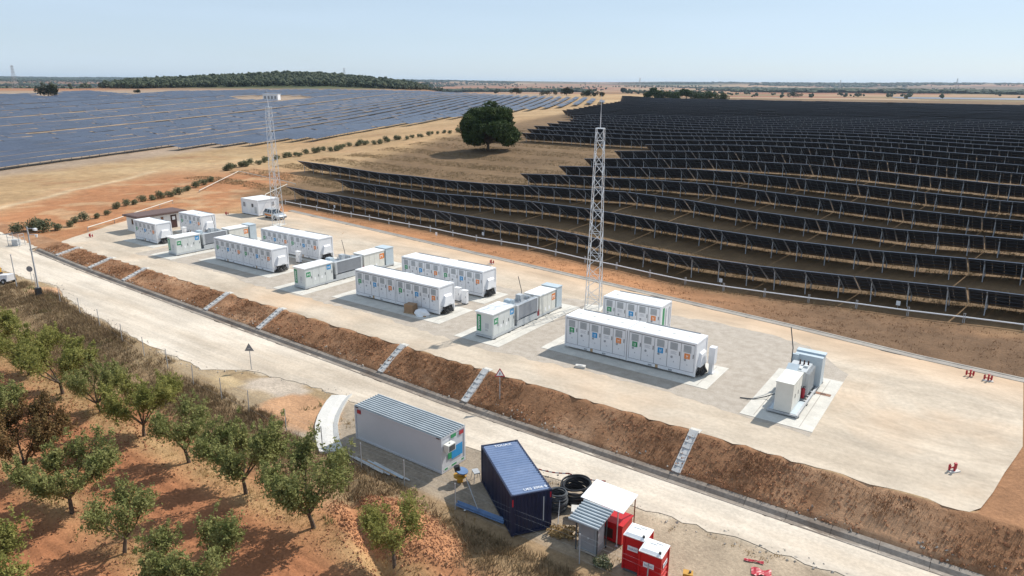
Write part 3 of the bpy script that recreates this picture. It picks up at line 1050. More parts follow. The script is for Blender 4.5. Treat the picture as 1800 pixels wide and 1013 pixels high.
for i, (x, y, kind, lb) in enumerate(BAT):
    t = copy_tree(proto)
    t.location = (x, y, 0)
    t['label'] = lb
    battery_end(t, kind)
for ch in list(proto.children_recursive):
    bpy.data.objects.remove(ch)
bpy.data.objects.remove(proto)

# junction boxes on the back of the first pair and on the ends
jb = thing('junction_box', 'white electric box on the slab at the end of a container pair', 'electric box', (-17.35, 53.35, 0.028))
MB().box(-0.25, -0.3, 0.9, 0.25, 0.3, 2.3).build('cabinet', 'white', jb)
MB().box(-0.2, -0.2, 0.1, 0.12, 0.2, 0.9).box(-0.22, -0.26, 0.0, 0.2, 0.26, 0.1).build('plinth', 'white', jb)

# slabs
SL = [(-31.9, 50.0, -16.5, 55.2, 'long concrete slab under the container pair nearest the small transformer skid'),
      (-31.4, 58.2, -23.3, 61.7, 'concrete slab under the single container with the green banner'),
      (-59.2, 49.5, -43.5, 55.0, 'long concrete slab under the container pair with wrapped pallets'),
      (-58.6, 57.4, -43.9, 61.9, 'long concrete slab under the container pair behind the wrapped pallets'),
      (-86.4, 50.3, -71.4, 54.6, 'long concrete slab under the front container pair between two transformer skids'),
      (-86.2, 58.6, -71.6, 62.3, 'long concrete slab under the container pair in front of the mast by the car'),
      (-106.6, 50.6, -98.1, 55.2, 'concrete slab under the single container in front of the brown-roofed building'),
      (-107.3, 58.9, -98.9, 62.6, 'concrete slab under the container beside the dark door'),
      (-40.2, 47.8, -35.0, 62.5, 'concrete slab under the transformer skid beside the tall mast'),
      (-67.4, 47.9, -62.2, 65.2, 'concrete slab under the middle transformer skid'),
      (-94.6, 48.2, -89.4, 64.0, 'concrete slab under the transformer skid nearest the brown-roofed building'),
      (-13.1, 47.4, -8.1, 57.8, 'concrete slab under the small transformer skid')]
for (x0, y0, x1, y1, lb) in SL:
    o = thing('concrete_slab', lb, 'slab', ((x0 + x1) / 2, (y0 + y1) / 2, 0), 0, 'concrete slabs on the pad')
    a, b = (x1 - x0) / 2, (y1 - y0) / 2
    MB().box(-a, -b, -0.10, a, b, 0.030).build('slab_body', 'conc', o)
    MB().box(-a + 0.9, -b + 0.3, 0.030, -a + 0.95, b - 0.3, 0.034).box(a - 0.95, -b + 0.3, 0.03, a - 0.9, b - 0.3, 0.034).build('joint', 'conc_old', o)


# ------------------------------------------------------------------ transformer skids
def banner_marks(mb, x0, z0, z1, y, m):
    """small white lettering blocks climbing the green banner"""
    z = z0
    k = 0
    while z < z1:
        h = (0.10, 0.07, 0.12, 0.08)[k % 4]
        mb.box(x0, y - 0.004, z, x0 + (0.13, 0.16, 0.10, 0.16)[k % 4], y, z + h, m)
        z += h + 0.035
        k += 1


def make_skid(lb, loc, ln=12.3):
    t = thing('transformer_skid', lb, 'transformer', loc, 0, 'long transformer skids between the containers')
    W = 2.0
    s = ln / 12.3
    f = MB()
    for x in (0.0, W - 0.16):
        f.box(x, 0, 0.12, x + 0.16, ln, 0.32)
    for k in range(7):
        y = k * (ln - 0.16) / 6
        f.box(0.16, y, 0.13, W - 0.16, y + 0.16, 0.31)
    f.build('base_frame', 'lgrey', t)
    fm = MB().box(-0.12, -0.12, 0.0, 0.12, 0.12, 0.09).mesh('foot', 'dgrey')
    for k in range(6):
        for x in (0.02, W - 0.02):
            obj('foot', fm, t, (x, 0.3 + k * (ln - 0.6) / 5, 0.03))
    # low-voltage cabinet
    y1 = 3.55 * s
    cb = MB().box(0.06, 0.05, 0.325, W - 0.04, y1, 2.42).build('low_voltage_cabinet', 'offwhite', t)
    MB().box(-0.04, -0.06, 2.42, W + 0.05, y1 + 0.06, 2.53).build('cabinet_roof', 'white_roof', cb)
    bn = MB().box(0.16, 0.035, 0.62, 0.62, 0.05, 2.22)
    banner_marks(bn, 0.31, 0.80, 2.05, 0.035, 1)
    bn.build('green_banner', ['green', 'mark_white'], cb)
    MB().box(1.1, 0.042, 1.0, 1.5, 0.05, 1.5).box(1.1, 0.042, 0.75, 1.4, 0.05, 0.9).build('faded_print', 'lgrey', cb)
    n = 4
    dw = (y1 - 0.15) / n
    dmesh = MB().box(-0.02, 0.02, 0, 0.02, dw - 0.02, 1.95).mesh('door', 'offwhite')
    for k in range(n):
        d = obj('door', dmesh, cb, (W - 0.04, 0.12 + dw * k, 0.40))
        MB().box(0.02, dw - 0.14, 0.8, 0.05, dw - 0.10, 1.1).build('handle', 'dgrey', d)
        if k in (0, n - 1):
            cc = 'green' if k == 0 else 'blue'
            e = MB().box(0.02, 0.14, 1.05 + (0.28 if k else 0), 0.03, 0.74, 1.6 + (0.28 if k else 0))
            zz = 1.05 + (0.28 if k else 0)
            e.box(0.03, 0.28, zz + 0.12, 0.036, 0.34, zz + 0.42, 1).box(0.03, 0.52, zz + 0.12, 0.036, 0.58, zz + 0.42, 1).box(0.03, 0.34, zz + 0.24, 0.036, 0.52, zz + 0.30, 1)
            e.build('emblem', [cc, 'mark_white'], d)
        else:
            MB().box(0.02, 0.25, 0.5, 0.028, 0.5, 0.8).build('notice', 'mark_white', d)
    # transformer: tank, finned radiators, conservator, bushings
    ya, yb_ = y1 + 0.35, y1 + 0.35 + 3.75 * s
    tk = MB().box(0.35, ya, 0.32, W - 0.42, yb_, 2.12).box(0.28, ya - 0.04, 2.12, W - 0.34, yb_ + 0.04, 2.22).build('transformer_tank', 'grey', t)
    rd = MB()
    nf = 34
    for k in range(nf):
        y = ya + 0.35 + (yb_ - ya - 0.7) * k / (nf - 1)
        rd.box(W - 0.40, y - 0.022, 0.92, W + 0.0, y + 0.022, 2.28)
    rd.box(W - 0.40, ya + 0.3, 0.95, W - 0.12, yb_ - 0.3, 2.24)
    rd.build('radiator', 'radiator', tk)
    MB().box(W - 0.42, ya + 0.02, 0.86, W + 0.03, ya + 0.30, 2.34).box(W - 0.42, yb_ - 0.30, 0.86, W + 0.03, yb_ - 0.02, 2.34).box(W - 0.42, ya + 0.30, 2.285, W + 0.02, yb_ - 0.30, 2.34).build('radiator_frame', 'lgrey', tk)
    MB().box(W - 0.30, ya + 0.1, 0.325, W - 0.02, yb_ - 0.1, 0.78).build('oil_tray', 'lgrey', tk)
    bx = MB().hexa([(0.5, y1 + 0.02, 2.0), (1.35, y1 + 0.02, 2.0), (1.35, ya + 0.5, 2.0), (0.5, ya + 0.5, 2.0),
                    (0.5, y1 + 0.3, 2.75), (1.35, y1 + 0.3, 2.75), (1.35, ya + 0.5, 2.75), (0.5, ya + 0.5, 2.75)])
    bx.build('busbar_cover', 'bluegrey', tk)
    bs = MB()
    for k in range(3):
        bs.tube((0.8 + 0.3 * k, ya + 1.5, 2.22), (0.8 + 0.3 * k, ya + 1.5, 2.62), 0.07, 0.04, 8)
        bs.tube((0.8 + 0.3 * k, ya + 2.6, 2.22), (0.8 + 0.3 * k, ya + 2.6, 2.55), 0.07, 0.04, 8)
    bs.build('bushings', 'lgrey', tk)
    MB().box(0.5, ya + 1.9, 2.22, 1.1, ya + 2.5, 2.78).tube((0.45, ya + 3.0, 2.42), (1.5, ya + 3.0, 2.42), 0.16, 0.16, 10).build('relay_box', 'lgrey', tk)
    MB().path([(0.55, ya + 2.9, 2.2), (0.55, ya + 2.9, 2.9), (0.12, ya + 2.9, 4.35)], 0.035, 6).build('arm_pole', 'dgrey', tk)
    MB().tube((W - 0.1, yb_ + 0.12, 0.33), (W - 0.1, yb_ + 0.12, 0.95), 0.1, 0.1, 8).build('fire_extinguisher', 'hyd_red', t)
    # medium-voltage cabinet
    yc, yd = yb_ + 0.3, yb_ + 0.3 + 3.0 * s
    mv = MB().box(0.15, yc, 0.325, W - 0.04, yd, 2.30).build('medium_voltage_cabinet', 'cream', t)
    MB().box(0.08, yc - 0.05, 2.30, W + 0.04, yd + 0.05, 2.40).build('cabinet_roof', 'white_roof', mv)
    n = 4
    dw = (yd - yc) / n
    dmesh = MB().box(-0.02, 0.02, 0, 0.02, dw - 0.02, 1.86).mesh('door', 'cream')
    for k in range(n):
        d = obj('door', dmesh, mv, (W - 0.04, yc + dw * k, 0.38))
        if k == n - 1:
            e = MB().box(0.02, 0.05, 0.95, 0.03, dw - 0.05, 1.62).box(0.03, 0.16, 1.08, 0.036, 0.24, 1.45, 1).box(0.03, 0.46, 1.08, 0.036, 0.54, 1.45, 1).box(0.03, 0.24, 1.32, 0.036, 0.46, 1.40, 1)
            e.build('emblem', ['orange', 'mark_white'], d)
        elif k in (1, 2):
            MB().box(0.02, 0.2, 0.15, 0.028, 0.45, 0.5).build('notice', 'mark_white', d)
    # end cabinet
    ec = MB().box(0.1, yd + 0.28, 0.325, W - 0.02, ln - 0.05, 2.42).build('end_cabinet', 'bluegrey', t)
    MB().box(0.05, yd + 0.22, 2.42, W + 0.03, ln, 2.50).build('cabinet_roof', 'bluegrey', ec)
    return t


make_skid('long grey and white transformer skid beside the tall mast and the single green-banner container', (-38.5, 48.95, 0.0), 12.3)
make_skid('long grey and white transformer skid between the wrapped-pallet pair and the next pair', (-65.55, 49.5, 0.0), 14.3)
make_skid('long grey and white transformer skid nearest the brown-roofed building', (-92.75, 49.85, 0.0), 12.8)


def small_skid():
    t = thing('small_transformer_skid', 'small open transformer skid with white cabinet on its own wide concrete slab', 'transformer', (-11.6, 48.8, 0.03))
    W, ln = 2.15, 8.1
    f = MB().box(0, 0, 0.08, 0.14, ln, 0.26).box(W - 0.14, 0, 0.08, W, ln, 0.26)
    for k in range(9):
        f.box(0.14, k * (ln - .14) / 8, 0.1, W - 0.14, k * (ln - .14) / 8 + 0.14, 0.24)
    f.build('base_frame', 'galv_matt', t)
    MB().box(0.14, 0.15, 0.245, W - 0.14, 2.7, 0.262).build('deck_plate', 'bluegrey', t)
    fm = MB().box(-0.12, -0.12, 0.0, 0.12, 0.12, 0.08).mesh('foot', 'dgrey')
    for k in range(4):
        for x in (0.07, W - 0.07):
            obj('foot', fm, t, (x, 0.3 + k * (ln - 0.6) / 3, 0.0))
    c = MB().box(0.45, 0.1, 0.265, 1.62, 2.75, 2.42).build('control_cabinet', 'cream', t)
    MB().box(0.40, 0.05, 2.42, 1.67, 2.8, 2.50).build('cabinet_roof', 'cream', c)
    for k in range(3):
        d = MB().box(1.62, 0.16 + 0.86 * k, 0.4, 1.645, 0.98 + 0.86 * k, 2.35).build('door', 'cream', c)
        MB().box(1.645, 0.86 + 0.86 * k, 1.2, 1.67, 0.91 + 0.86 * k, 1.5).build('handle', 'dgrey', d)
    MB().hexa([(0.35, 2.85, 2.0), (1.15, 2.85, 2.0), (1.15, 3.6, 2.0), (0.35, 3.6, 2.0), (0.35, 2.95, 2.45), (1.15, 2.95, 2.45), (1.15, 3.6, 2.72), (0.35, 3.6, 2.72)]).build('busbar_cover', 'bluegrey', t)
    tk = MB().box(0.3, 3.4, 0.27, 1.7, 5.5, 2.3).build('transformer_tank', 'lgrey', t)
    rd = MB()
    for k in range(14):
        y = 3.5 + 1.9 * k / 13
        rd.box(1.7, y - 0.02, 0.5, 1.95, y + 0.02, 2.2)
    rd.build('radiator', 'lgrey', tk)
    bs = MB()
    for k in range(3):
        bs.tube((0.9 + 0.3 * k, 4.9, 2.3), (0.9 + 0.3 * k, 4.9, 2.68), 0.07, 0.05, 8)
    bs.build('bushings', 'brown_dark', tk)
    MB().box(0.6, 3.7, 2.3, 1.3, 4.2, 2.42).box(1.3, 4.35, 2.3, 1.6, 4.6, 2.45).build('tank_fittings', 'offwhite', tk)
    sg = MB().box(0.2, 6.2, 0.27, 2.25, 7.3, 2.62).build('switchgear', 'bluegrey', t)
    MB().box(0.15, 6.75, 2.62, 2.3, 7.4, 2.75).build('cabinet_roof', 'bluegrey', sg)
    MB().box(0.0, 6.0, 1.2, 0.5, 6.2, 2.6).build('side_box', 'bluegrey', sg)
    MB().path([(0.05, 5.9, 0.27), (0.05, 5.9, 3.1), (-0.28, 5.9, 4.75)], 0.04, 6).build('arm_pole', 'dgrey', t)
    return t


small_skid()
fe = thing('fire_extinguisher', 'red fire extinguisher standing on the frame of the small transformer skid', 'extinguisher', (-9.95, 52.2, 0.29))
MB().tube((0, 0, 0), (0, 0, 0.72), 0.15, 0.15, 10).tube((0, 0, 0.72), (0, 0, 0.80), 0.15, 0.05, 10).build('cylinder', 'hyd_red', fe)
MB().tube((0, 0, 0.80), (0, 0, 0.9), 0.04, 0.04, 6).box(-0.02, -0.02, 0.88, 0.16, 0.02, 0.92).build('valve', 'black', fe)
cbl = MB().path([(-11.7, 51.2, 0.5), (-12.3, 51.0, 0.18), (-13.0, 50.3, 0.06), (-13.9, 50.0, 0.05)], 0.04, 6)
tag(cbl.build('cable', 'dgrey'), 'dark cable trailing from the small transformer skid across its slab', 'cable')
cover = thing('cable_pit_cover', 'small dark steel cover let into the slab of the small transformer skid', 'cover', (-8.9, 54.4, 0.03))
MB().box(-0.55, -0.22, 0, 0.55, 0.22, 0.02).build('plate', 'rust', cover)
MB().box(-0.2, -0.03, 0.02, 0.2, 0.03, 0.05).build('handle', 'dgrey', cover)


# ------------------------------------------------------------------ lattice masts
def mast(lb, x, y, rz, H=18.9, rod=3.0, wb=0.75, wt=0.38):
    t = thing('lattice_mast', lb, 'mast', (x, y, 0), rz, 'lattice masts with lightning rods')

    def corner(k, z):
        h = wb + (wt - wb) * z / H
        return ((-h, -h, z), (h, -h, z), (h, h, z), (-h, h, z))[k]
    for k in range(4):
        MB().tube(corner(k, 0), corner(k, H), 0.048, 0.038, 5).build('leg', 'galv', t)
    n = 16
    for i in range(n):
        z0, z1 = H * i / n, H * (i + 1) / n
        b = MB()
        for k in range(4):
            a, c = (corner(k, z0), corner((k + 1) % 4, z1)) if (i % 2 == 0) else (corner((k + 1) % 4, z0), corner(k, z1))
            b.tube(a, c, 0.026, 0.026, 4)
            if i % 2 == 0 and k % 2 == 0:
                b.tube(corner(k, z1), corner((k + 1) % 4, z1), 0.022, 0.022, 4)
        b.build('brace', 'galv', t)
    MB().box(-wt - 0.04, -wt - 0.04, H, wt + 0.04, wt + 0.04, H + 0.06).build('top_plate', 'galv', t)
    MB().tube((0, 0, H + 0.06), (0, 0, H + rod * 0.5), 0.05, 0.035, 6).tube((0, 0, H + rod * 0.5), (0, 0, H + rod), 0.025, 0.012, 5).build('lightning_rod', 'galv', t)
    MB().box(-1.0, -1.0, -0.2, 1.0, 1.0, 0.012).build('footing', 'conc', t)


mast('tall galvanised lattice mast standing behind the transformer skid by the green-banner container', -33.8, 63.2, 0.3, 18.6, 3.2)
mast('tall galvanised lattice mast standing beside the parked silver car', -98.4, 72.2, 0.3, 19.0, 2.6, 0.7, 0.34)

# ------------------------------------------------------------------ small things on the pad
def hydrant(lb, x, y, rz, slab=True, z=0.0):
    t = thing('fire_hydrant', lb, 'hydrant', (x, y, z), rz, 'red hydrants on the pad')
    t.scale = (0.72, 0.72, 0.72)
    if slab:
        MB().box(-0.5, -0.2, 0, 0.5, 0.25, 0.08).build('block', 'conc_pale', t)
    b = MB().tube((0, 0, 0.0), (0, 0, 0.75), 0.09, 0.09, 8).disc((0, 0, 0.72), (0, 0, 1), 0.13, 8, 0.1)
    b.tube((-0.34, 0.2, 0.1), (-0.34, 0.2, 0.6), 0.09, 0.11, 8).tube((0.34, 0.2, 0.1), (0.34, 0.2, 0.6), 0.09, 0.11, 8).tube((-0.34, 0.2, 0.3), (0.34, 0.2, 0.3), 0.06, 0.06, 6).tube((0, 0, 0.3), (0, 0.2, 0.3), 0.06, 0.06, 6)
    b.build('standpipe', 'hyd_red', t)
    MB().tube((-0.34, 0.2, 0.6), (-0.34, 0.2, 0.7), 0.05, 0.05, 6).tube((0.34, 0.2, 0.6), (0.34, 0.2, 0.7), 0.05, 0.05, 6).build('valve_wheel', 'rust', t)
    return t


hydrant('red hydrant on a white block alone at the open end of the pad', 0.25, 47.2, 0.9)
hydrant('red triple hydrant without a block by the back kerb', 0.1, 65.2, 0.2, False)
hydrant('red hydrant on a white block by the back kerb', 1.35, 65.0, 0.2)
hydrant('red hydrant behind the container pair at the back track', -53.8, 71.9, 0.2)
hydrant('red hydrant by the wire cage end of the pad', -112.6, 48.8, 0.6, False)
hydrant('red hydrant beside the white cabin with the parked car', -113.2, 72.3, 0.5, False)

blk = thing('concrete_block', 'small white concrete block lying on the pad before the container pair', 'block', (-26.7, 48.1, 0.004), 0.3)
MB().box(-0.42, -0.2, 0, 0.42, 0.2, 0.2).build('block_body', 'conc_pale', blk)
MB().box(-0.2, -0.1, 0.2, 0.2, 0.1, 0.24).build('lug', 'conc_grey', blk)
bd = thing('board', 'loose pale board lying on the back track of the pad', 'board', tuple(G(610, 411)), 0.5)
MB().box(-0.7, -0.35, 0, 0.7, 0.35, 0.06).build('panel', 'cardboard', bd)
MB().box(-0.7, -0.4, 0.06, -0.6, 0.4, 0.1).build('batten', 'wood', bd)

pl = thing('pallet_of_boxes', 'brown carton pallet beside the container corner', 'pallet', (-48.2, 50.55, 0.03), 0.15)
MB().box(-0.6, -0.5, 0, 0.6, 0.5, 0.12).build('pallet', 'wood', pl)
MB().box(-0.55, -0.45, 0.12, 0.5, 0.42, 0.95).build('carton', 'cardboard', pl)
wr = thing('wrapped_load', 'white plastic wrapped load heaped beside the brown carton pallet', 'bundle', (-46.75, 50.6, 0.03), 0.1)
V, F = [], []
nu, nv = 16, 7
for i in range(nv):
    for j in range(nu):
        a, e = 2 * math.pi * j / nu, math.pi / 2 * i / (nv - 1)
        rr = 1 + 0.13 * math.sin(3 * a + i) + 0.06 * rnd.uniform(-1, 1)
        V.append((0.85 * rr * math.cos(a) * math.cos(e) ** 0.6, 0.6 * rr * math.sin(a) * math.cos(e) ** 0.6, 0.62 * math.sin(e) * (1 + 0.08 * rnd.uniform(-1, 1))))
for i in range(nv - 1):
    for j in range(nu):
        F.append((i * nu + j, i * nu + (j + 1) % nu, (i + 1) * nu + (j + 1) % nu, (i + 1) * nu + j))
obj('wrapping', np_mesh('wrapping', V, F, 'mark_white'), wr)
MB().box(-0.7, -0.45, -0.0, 0.7, 0.45, 0.1).build('pallet', 'wood', wr)


def pillar(lb, x, y):
    t = thing('electric_pillar', lb, 'electric box', (x, y, 0.004), 0.05, 'white electric pillars on the gravel')
    MB().box(-0.32, -0.2, 0.12, 0.32, 0.2, 1.5).build('cabinet', 'white', t)
    MB().box(-0.36, -0.24, 1.5, 0.36, 0.24, 1.56).build('lid', 'white_roof', t)
    MB().box(-0.3, -0.18, 0, 0.3, 0.18, 0.12).build('plinth', 'dgrey', t)
    d = MB().box(-0.28, -0.212, 0.2, 0.28, -0.2, 1.45).build('door', 'white', t)
    MB().box(0.2, -0.225, 0.75, 0.24, -0.212, 0.95).build('handle', 'dgrey', d)


pillar('white electric pillar behind the wrapped pallets, further of the two', -46.9, 56.6)
pillar('white electric pillar behind the wrapped pallets, nearer the transformer skid', -45.6, 56.2)
pillar('white electric pillar behind the front pair near the middle transformer skid', -74.6, 57.4)
pillar('white electric pillar by the container beside the dark door', -101.4, 57.4)

# ------------------------------------------------------------------ white cabin, car, brown-roofed building
def cabin():
    t = thing('white_cabin', 'boxy white technical cabin with frame corners beside the parked silver car', 'cabin', (-112.2, 74.8, 0), -0.02)
    Lx, Ly, H = 5.0, 4.4, 2.75
    MB().box(0.1, 0.1, 0.25, Lx - 0.1, Ly - 0.1, H).build('wall', 'white', t)
    f = MB()
    for x in (0, Lx - 0.14):
        for y in (0, Ly - 0.14):
            f.box(x, y, 0.15, x + 0.14, y + 0.14, H + 0.12)
    for y in (0.0, Ly - 0.14):
        f.box(0.14, y + 0.01, 0.15, Lx - 0.14, y + 0.13, 0.27).box(0.14, y + 0.01, H, Lx - 0.14, y + 0.13, H + 0.11)
    for x in (0, Lx - 0.14):
        f.box(x + 0.01, 0.14, 0.15, x + 0.13, Ly - 0.14, 0.27).box(x + 0.01, 0.14, H, x + 0.13, Ly - 0.14, H + 0.11)
    f.build('frame', 'white', t)
    MB().box(0.14, 0.14, H, Lx / 2 - 0.05, Ly - 0.14, H + 0.08).box(Lx / 2 + 0.05, 0.14, H, Lx - 0.14, Ly - 0.14, H + 0.08).build('roof', 'white_roof', t)
    for (x0, x1, z0, z1, mm, nm) in ((1.7, 2.6, 0.35, 2.2, 'white_roof', 'door'), (0.5, 1.1, 1.4, 2.2, 'grille', 'vent_grille'), (3.0, 3.5, 1.5, 2.1, 'dgrey', 'window'), (3.8, 4.4, 0.5, 1.6, 'lgrey', 'vent_grille')):
        MB().box(x0, 0.06, z0, x1, 0.098, z1).build(nm, mm, t)
    MB().box(Lx - 0.098, 2.9, 1.6, Lx - 0.05, 3.4, 2.3).build('vent_grille', 'grille', t)
    MB().tube((Lx - 0.03, 0.3, 0.4), (Lx - 0.03, 1.9, 2.6), 0.02, 0.02, 4).tube((Lx - 0.03, 0.5, 2.5), (Lx - 0.03, 3.0, 2.5), 0.02, 0.02, 4).build('cable', 'lgrey', t)
    MB().box(0.1, 0.1, 0.02, 0.5, Ly - 0.1, 0.15).box(Lx - 0.5, 0.1, 0.02, Lx - 0.1, Ly - 0.1, 0.15).build('skid_beam', 'dgrey', t)


cabin()


def car():
    t = thing('parked_car', 'silver estate car with dark windows parked beside the white cabin', 'car', (-103.6, 75.4, 0.0), -0.12)
    Lc, Wc = 4.7, 1.85
    pr = [(-2.35, 0.35), (-2.36, 0.85), (-2.2, 1.05), (1.0, 1.02), (2.1, 0.82), (2.34, 0.6), (2.36, 0.35)]
    n = len(pr)
    b = MB()
    b.add([(x, -Wc / 2, z) for x, z in pr] + [(x, Wc / 2, z) for x, z in pr],
          [tuple(range(n)), tuple(range(2 * n - 1, n - 1, -1))] + [(i, i + n, (i + 1) % n + n, (i + 1) % n) for i in range(n)])
    body = b.build('body', 'silver', t)
    cab = MB().hexa([(-2.2, -0.86, 1.03), (1.05, -0.86, 1.03), (1.05, 0.86, 1.03), (-2.2, 0.86, 1.03), (-1.9, -0.66, 1.56), (0.1, -0.66, 1.58), (0.1, 0.66, 1.58), (-1.9, 0.66, 1.56)])
    gl = cab.build('window', 'glass', t)
    MB().box(-1.9, -0.66, 1.575, 0.12, 0.66, 1.64).build('roof', 'silver', t)
    pm = MB()
    for x in (-1.05, -0.2):
        for s in (-1, 1):
            pm.tube((x, s * 0.875, 1.03), (x + 0.04, s * 0.675, 1.58), 0.05, 0.05, 4)
    pm.build('pillar', 'silver', t)
    for s in (-1, 1):
        MB().box(-1.7, s * 0.93 - 0.012, 0.5, 0.4, s * 0.93 + 0.012, 0.8).build('side_stripe', 'orange', t)
        MB().box(2.28, s * 0.66 - 0.2, 0.62, 2.37, s * 0.66 + 0.2, 0.74).build('headlight', 'mark_white', t)
        MB().box(-2.375, s * 0.75 - 0.12, 0.7, -2.3, s * 0.75 + 0.12, 0.98).build('tail_light', 'hyd_red', t)
        MB().box(0.7, s * 1.0 - 0.1, 0.98, 0.85, s * 1.0 + 0.1, 1.12).build('wing_mirror', 'silver', t)
        for x in (-1.45, 1.45):
            wh = MB().tube((x, s * 0.72, 0.34), (x, s * 0.94, 0.34), 0.34, 0.34, 14).build('wheel', 'tyre', t)
            MB().tube((x, s * 0.94, 0.34), (x, s * 0.955, 0.34), 0.2, 0.2, 10).build('rim', 'galv', wh)
    MB().box(2.3, -0.9, 0.36, 2.42, 0.9, 0.52).box(-2.44, -0.9, 0.36, -2.3, 0.9, 0.52).build('bumper', 'dgrey', t)


car()


def brown_building():
    t = thing('low_building', 'low pale building with a dark brown flat roof and dark door', 'building', (-113.4, 54.9, 0))
    Lx, Ly, H = 3.6, 7.6, 2.35
    MB().box(0, 0, 0, Lx, Ly, H).build('wall', 'stucco', t)
    r = MB().box(-0.4, -0.4, H, Lx + 0.45, Ly + 0.3, H + 0.25).build('roof', 'brown_roof', t)
    MB().box(-0.2, -0.2, H + 0.25, Lx + 0.3, Ly + 0.2, H + 0.30).build('roof_felt', 'brown_roof', r)
    d = MB().box(Lx, 5.2, 0.02, Lx + 0.04, 6.2, 2.1).build('door', 'brown_dark', t)
    MB().box(Lx + 0.04, 5.45, 1.3, Lx + 0.06, 5.95, 1.85).build('pane', 'mark_white', d)
    MB().box(Lx, 3.6, 1.5, Lx + 0.05, 4.0, 2.0).build('vent', 'rust', t)
    w_ = MB().box(1.5, -0.03, 1.2, 3.0, 0.0, 2.0).build('window', 'glass', t)
    MB().box(1.4, -0.08, 1.1, 3.1, 0.0, 1.18).build('sill', 'conc', w_)


brown_building()


# ------------------------------------------------------------------ site boxes beside the road
ZY = -1.8


def white_cabin():
    t = thing('site_cabin', 'long white site cabin with ribbed grey roof and blue panel on its end', 'cabin', (-35.29, 30.87, ZY + 0.03), -0.0147)
    Lx, Ly, H = 8.22, 2.4, 2.56
    MB().box(0.04, 0.04, 0.1, Lx - 0.04, Ly - 0.04, H - 0.02).build('wall', 'sandwich', t)
    f = MB()
    for x in (0, Lx - 0.12):
        for y in (0, Ly - 0.12):
            f.box(x, y, 0.0, x + 0.12, y + 0.12, H)
    for y in (0.0, Ly - 0.1):
        f.box(0.12, y, 0.0, Lx - 0.12, y + 0.1, 0.14).box(0.12, y, H - 0.1, Lx - 0.12, y + 0.1, H - 0.003)
    for x in (0.0, Lx - 0.1):
        f.box(x, 0.12, 0.0, x + 0.1, Ly - 0.12, 0.14).box(x, 0.12, H - 0.1, x + 0.1, Ly - 0.12, H - 0.003)
    f.build('frame', 'sandwich', t)
    rf = MB().box(0.0, 0.0, H, Lx, Ly, H + 0.02).build('roof', 'zinc_roof', t)
    rib = MB().box(0.02, -0.035, 0, Lx - 0.02, 0.035, 0.06).mesh('roof_rib', 'zinc_rib')
    for k in range(10):
        obj('roof_rib', rib, rf, (0, 0.12 + (Ly - 0.24) * k / 9, H + 0.02))
    e = Lx
    MB().box(e - 0.04, 0.35, 0.75, e + 0.012, 0.36, 0.76).build('end_seam', 'offwhite', t)
    MB().box(e, 0.98, 0.66, e + 0.012, 2.08, 1.50).build('blue_panel', 'blue', t)
    MB().box(e, 0.62, 0.80, e + 0.014, 0.96, 1.30).build('green_mark', 'green', t)
    MB().box(e, 0.95, H - 0.36, e + 0.014, 1.45, H - 0.12).build('green_mark', 'green', t)
    st = MB().box(e, 0.16, 0.13, e + 0.012, 2.26, 0.31)
    st.box(e + 0.012, 0.25, 0.16, e + 0.016, 0.55, 0.28, 1).box(e + 0.012, 0.95, 0.16, e + 0.016, 1.45, 0.28, 1).box(e + 0.012, 1.95, 0.16, e + 0.016, 2.2, 0.28, 1)
    st.build('end_stripe', ['offwhite', 'green'], t)
    MB().box(e, 1.78, H - 0.45, e + 0.014, 2.2, H - 0.18).build('red_notice', 'hyd_red', t)
    MB().box(0.28, -0.012, H - 0.5, 0.62, 0.04, H - 0.22).build('red_notice', 'hyd_red', t)
    MB().box(Lx - 0.42, -0.03, H - 0.08, Lx - 0.14, 0.0, H - 0.02).box(0.14, -0.03, H - 0.08, 0.42, 0.0, H - 0.02).build('lifting_lug', 'brown_dark', t)
    return t


white_cabin()
ac = thing('air_conditioner', 'boxy cream air conditioner hung on the end wall of the white cabin', 'air conditioner', (-27.06, 30.95, ZY + 1.62), -0.0147)
MB().box(0, 0, 0, 0.42, 0.72, 0.5).build('casing', 'cream', ac)
MB().box(0.42, 0.08, 0.06, 0.435, 0.64, 0.44).build('vent_grille', 'dgrey', ac)
MB().disc((0.2, 0.36, 0.5), (0, 0, 1), 0.06, 8, 0.02).build('cap', 'dgrey', ac)


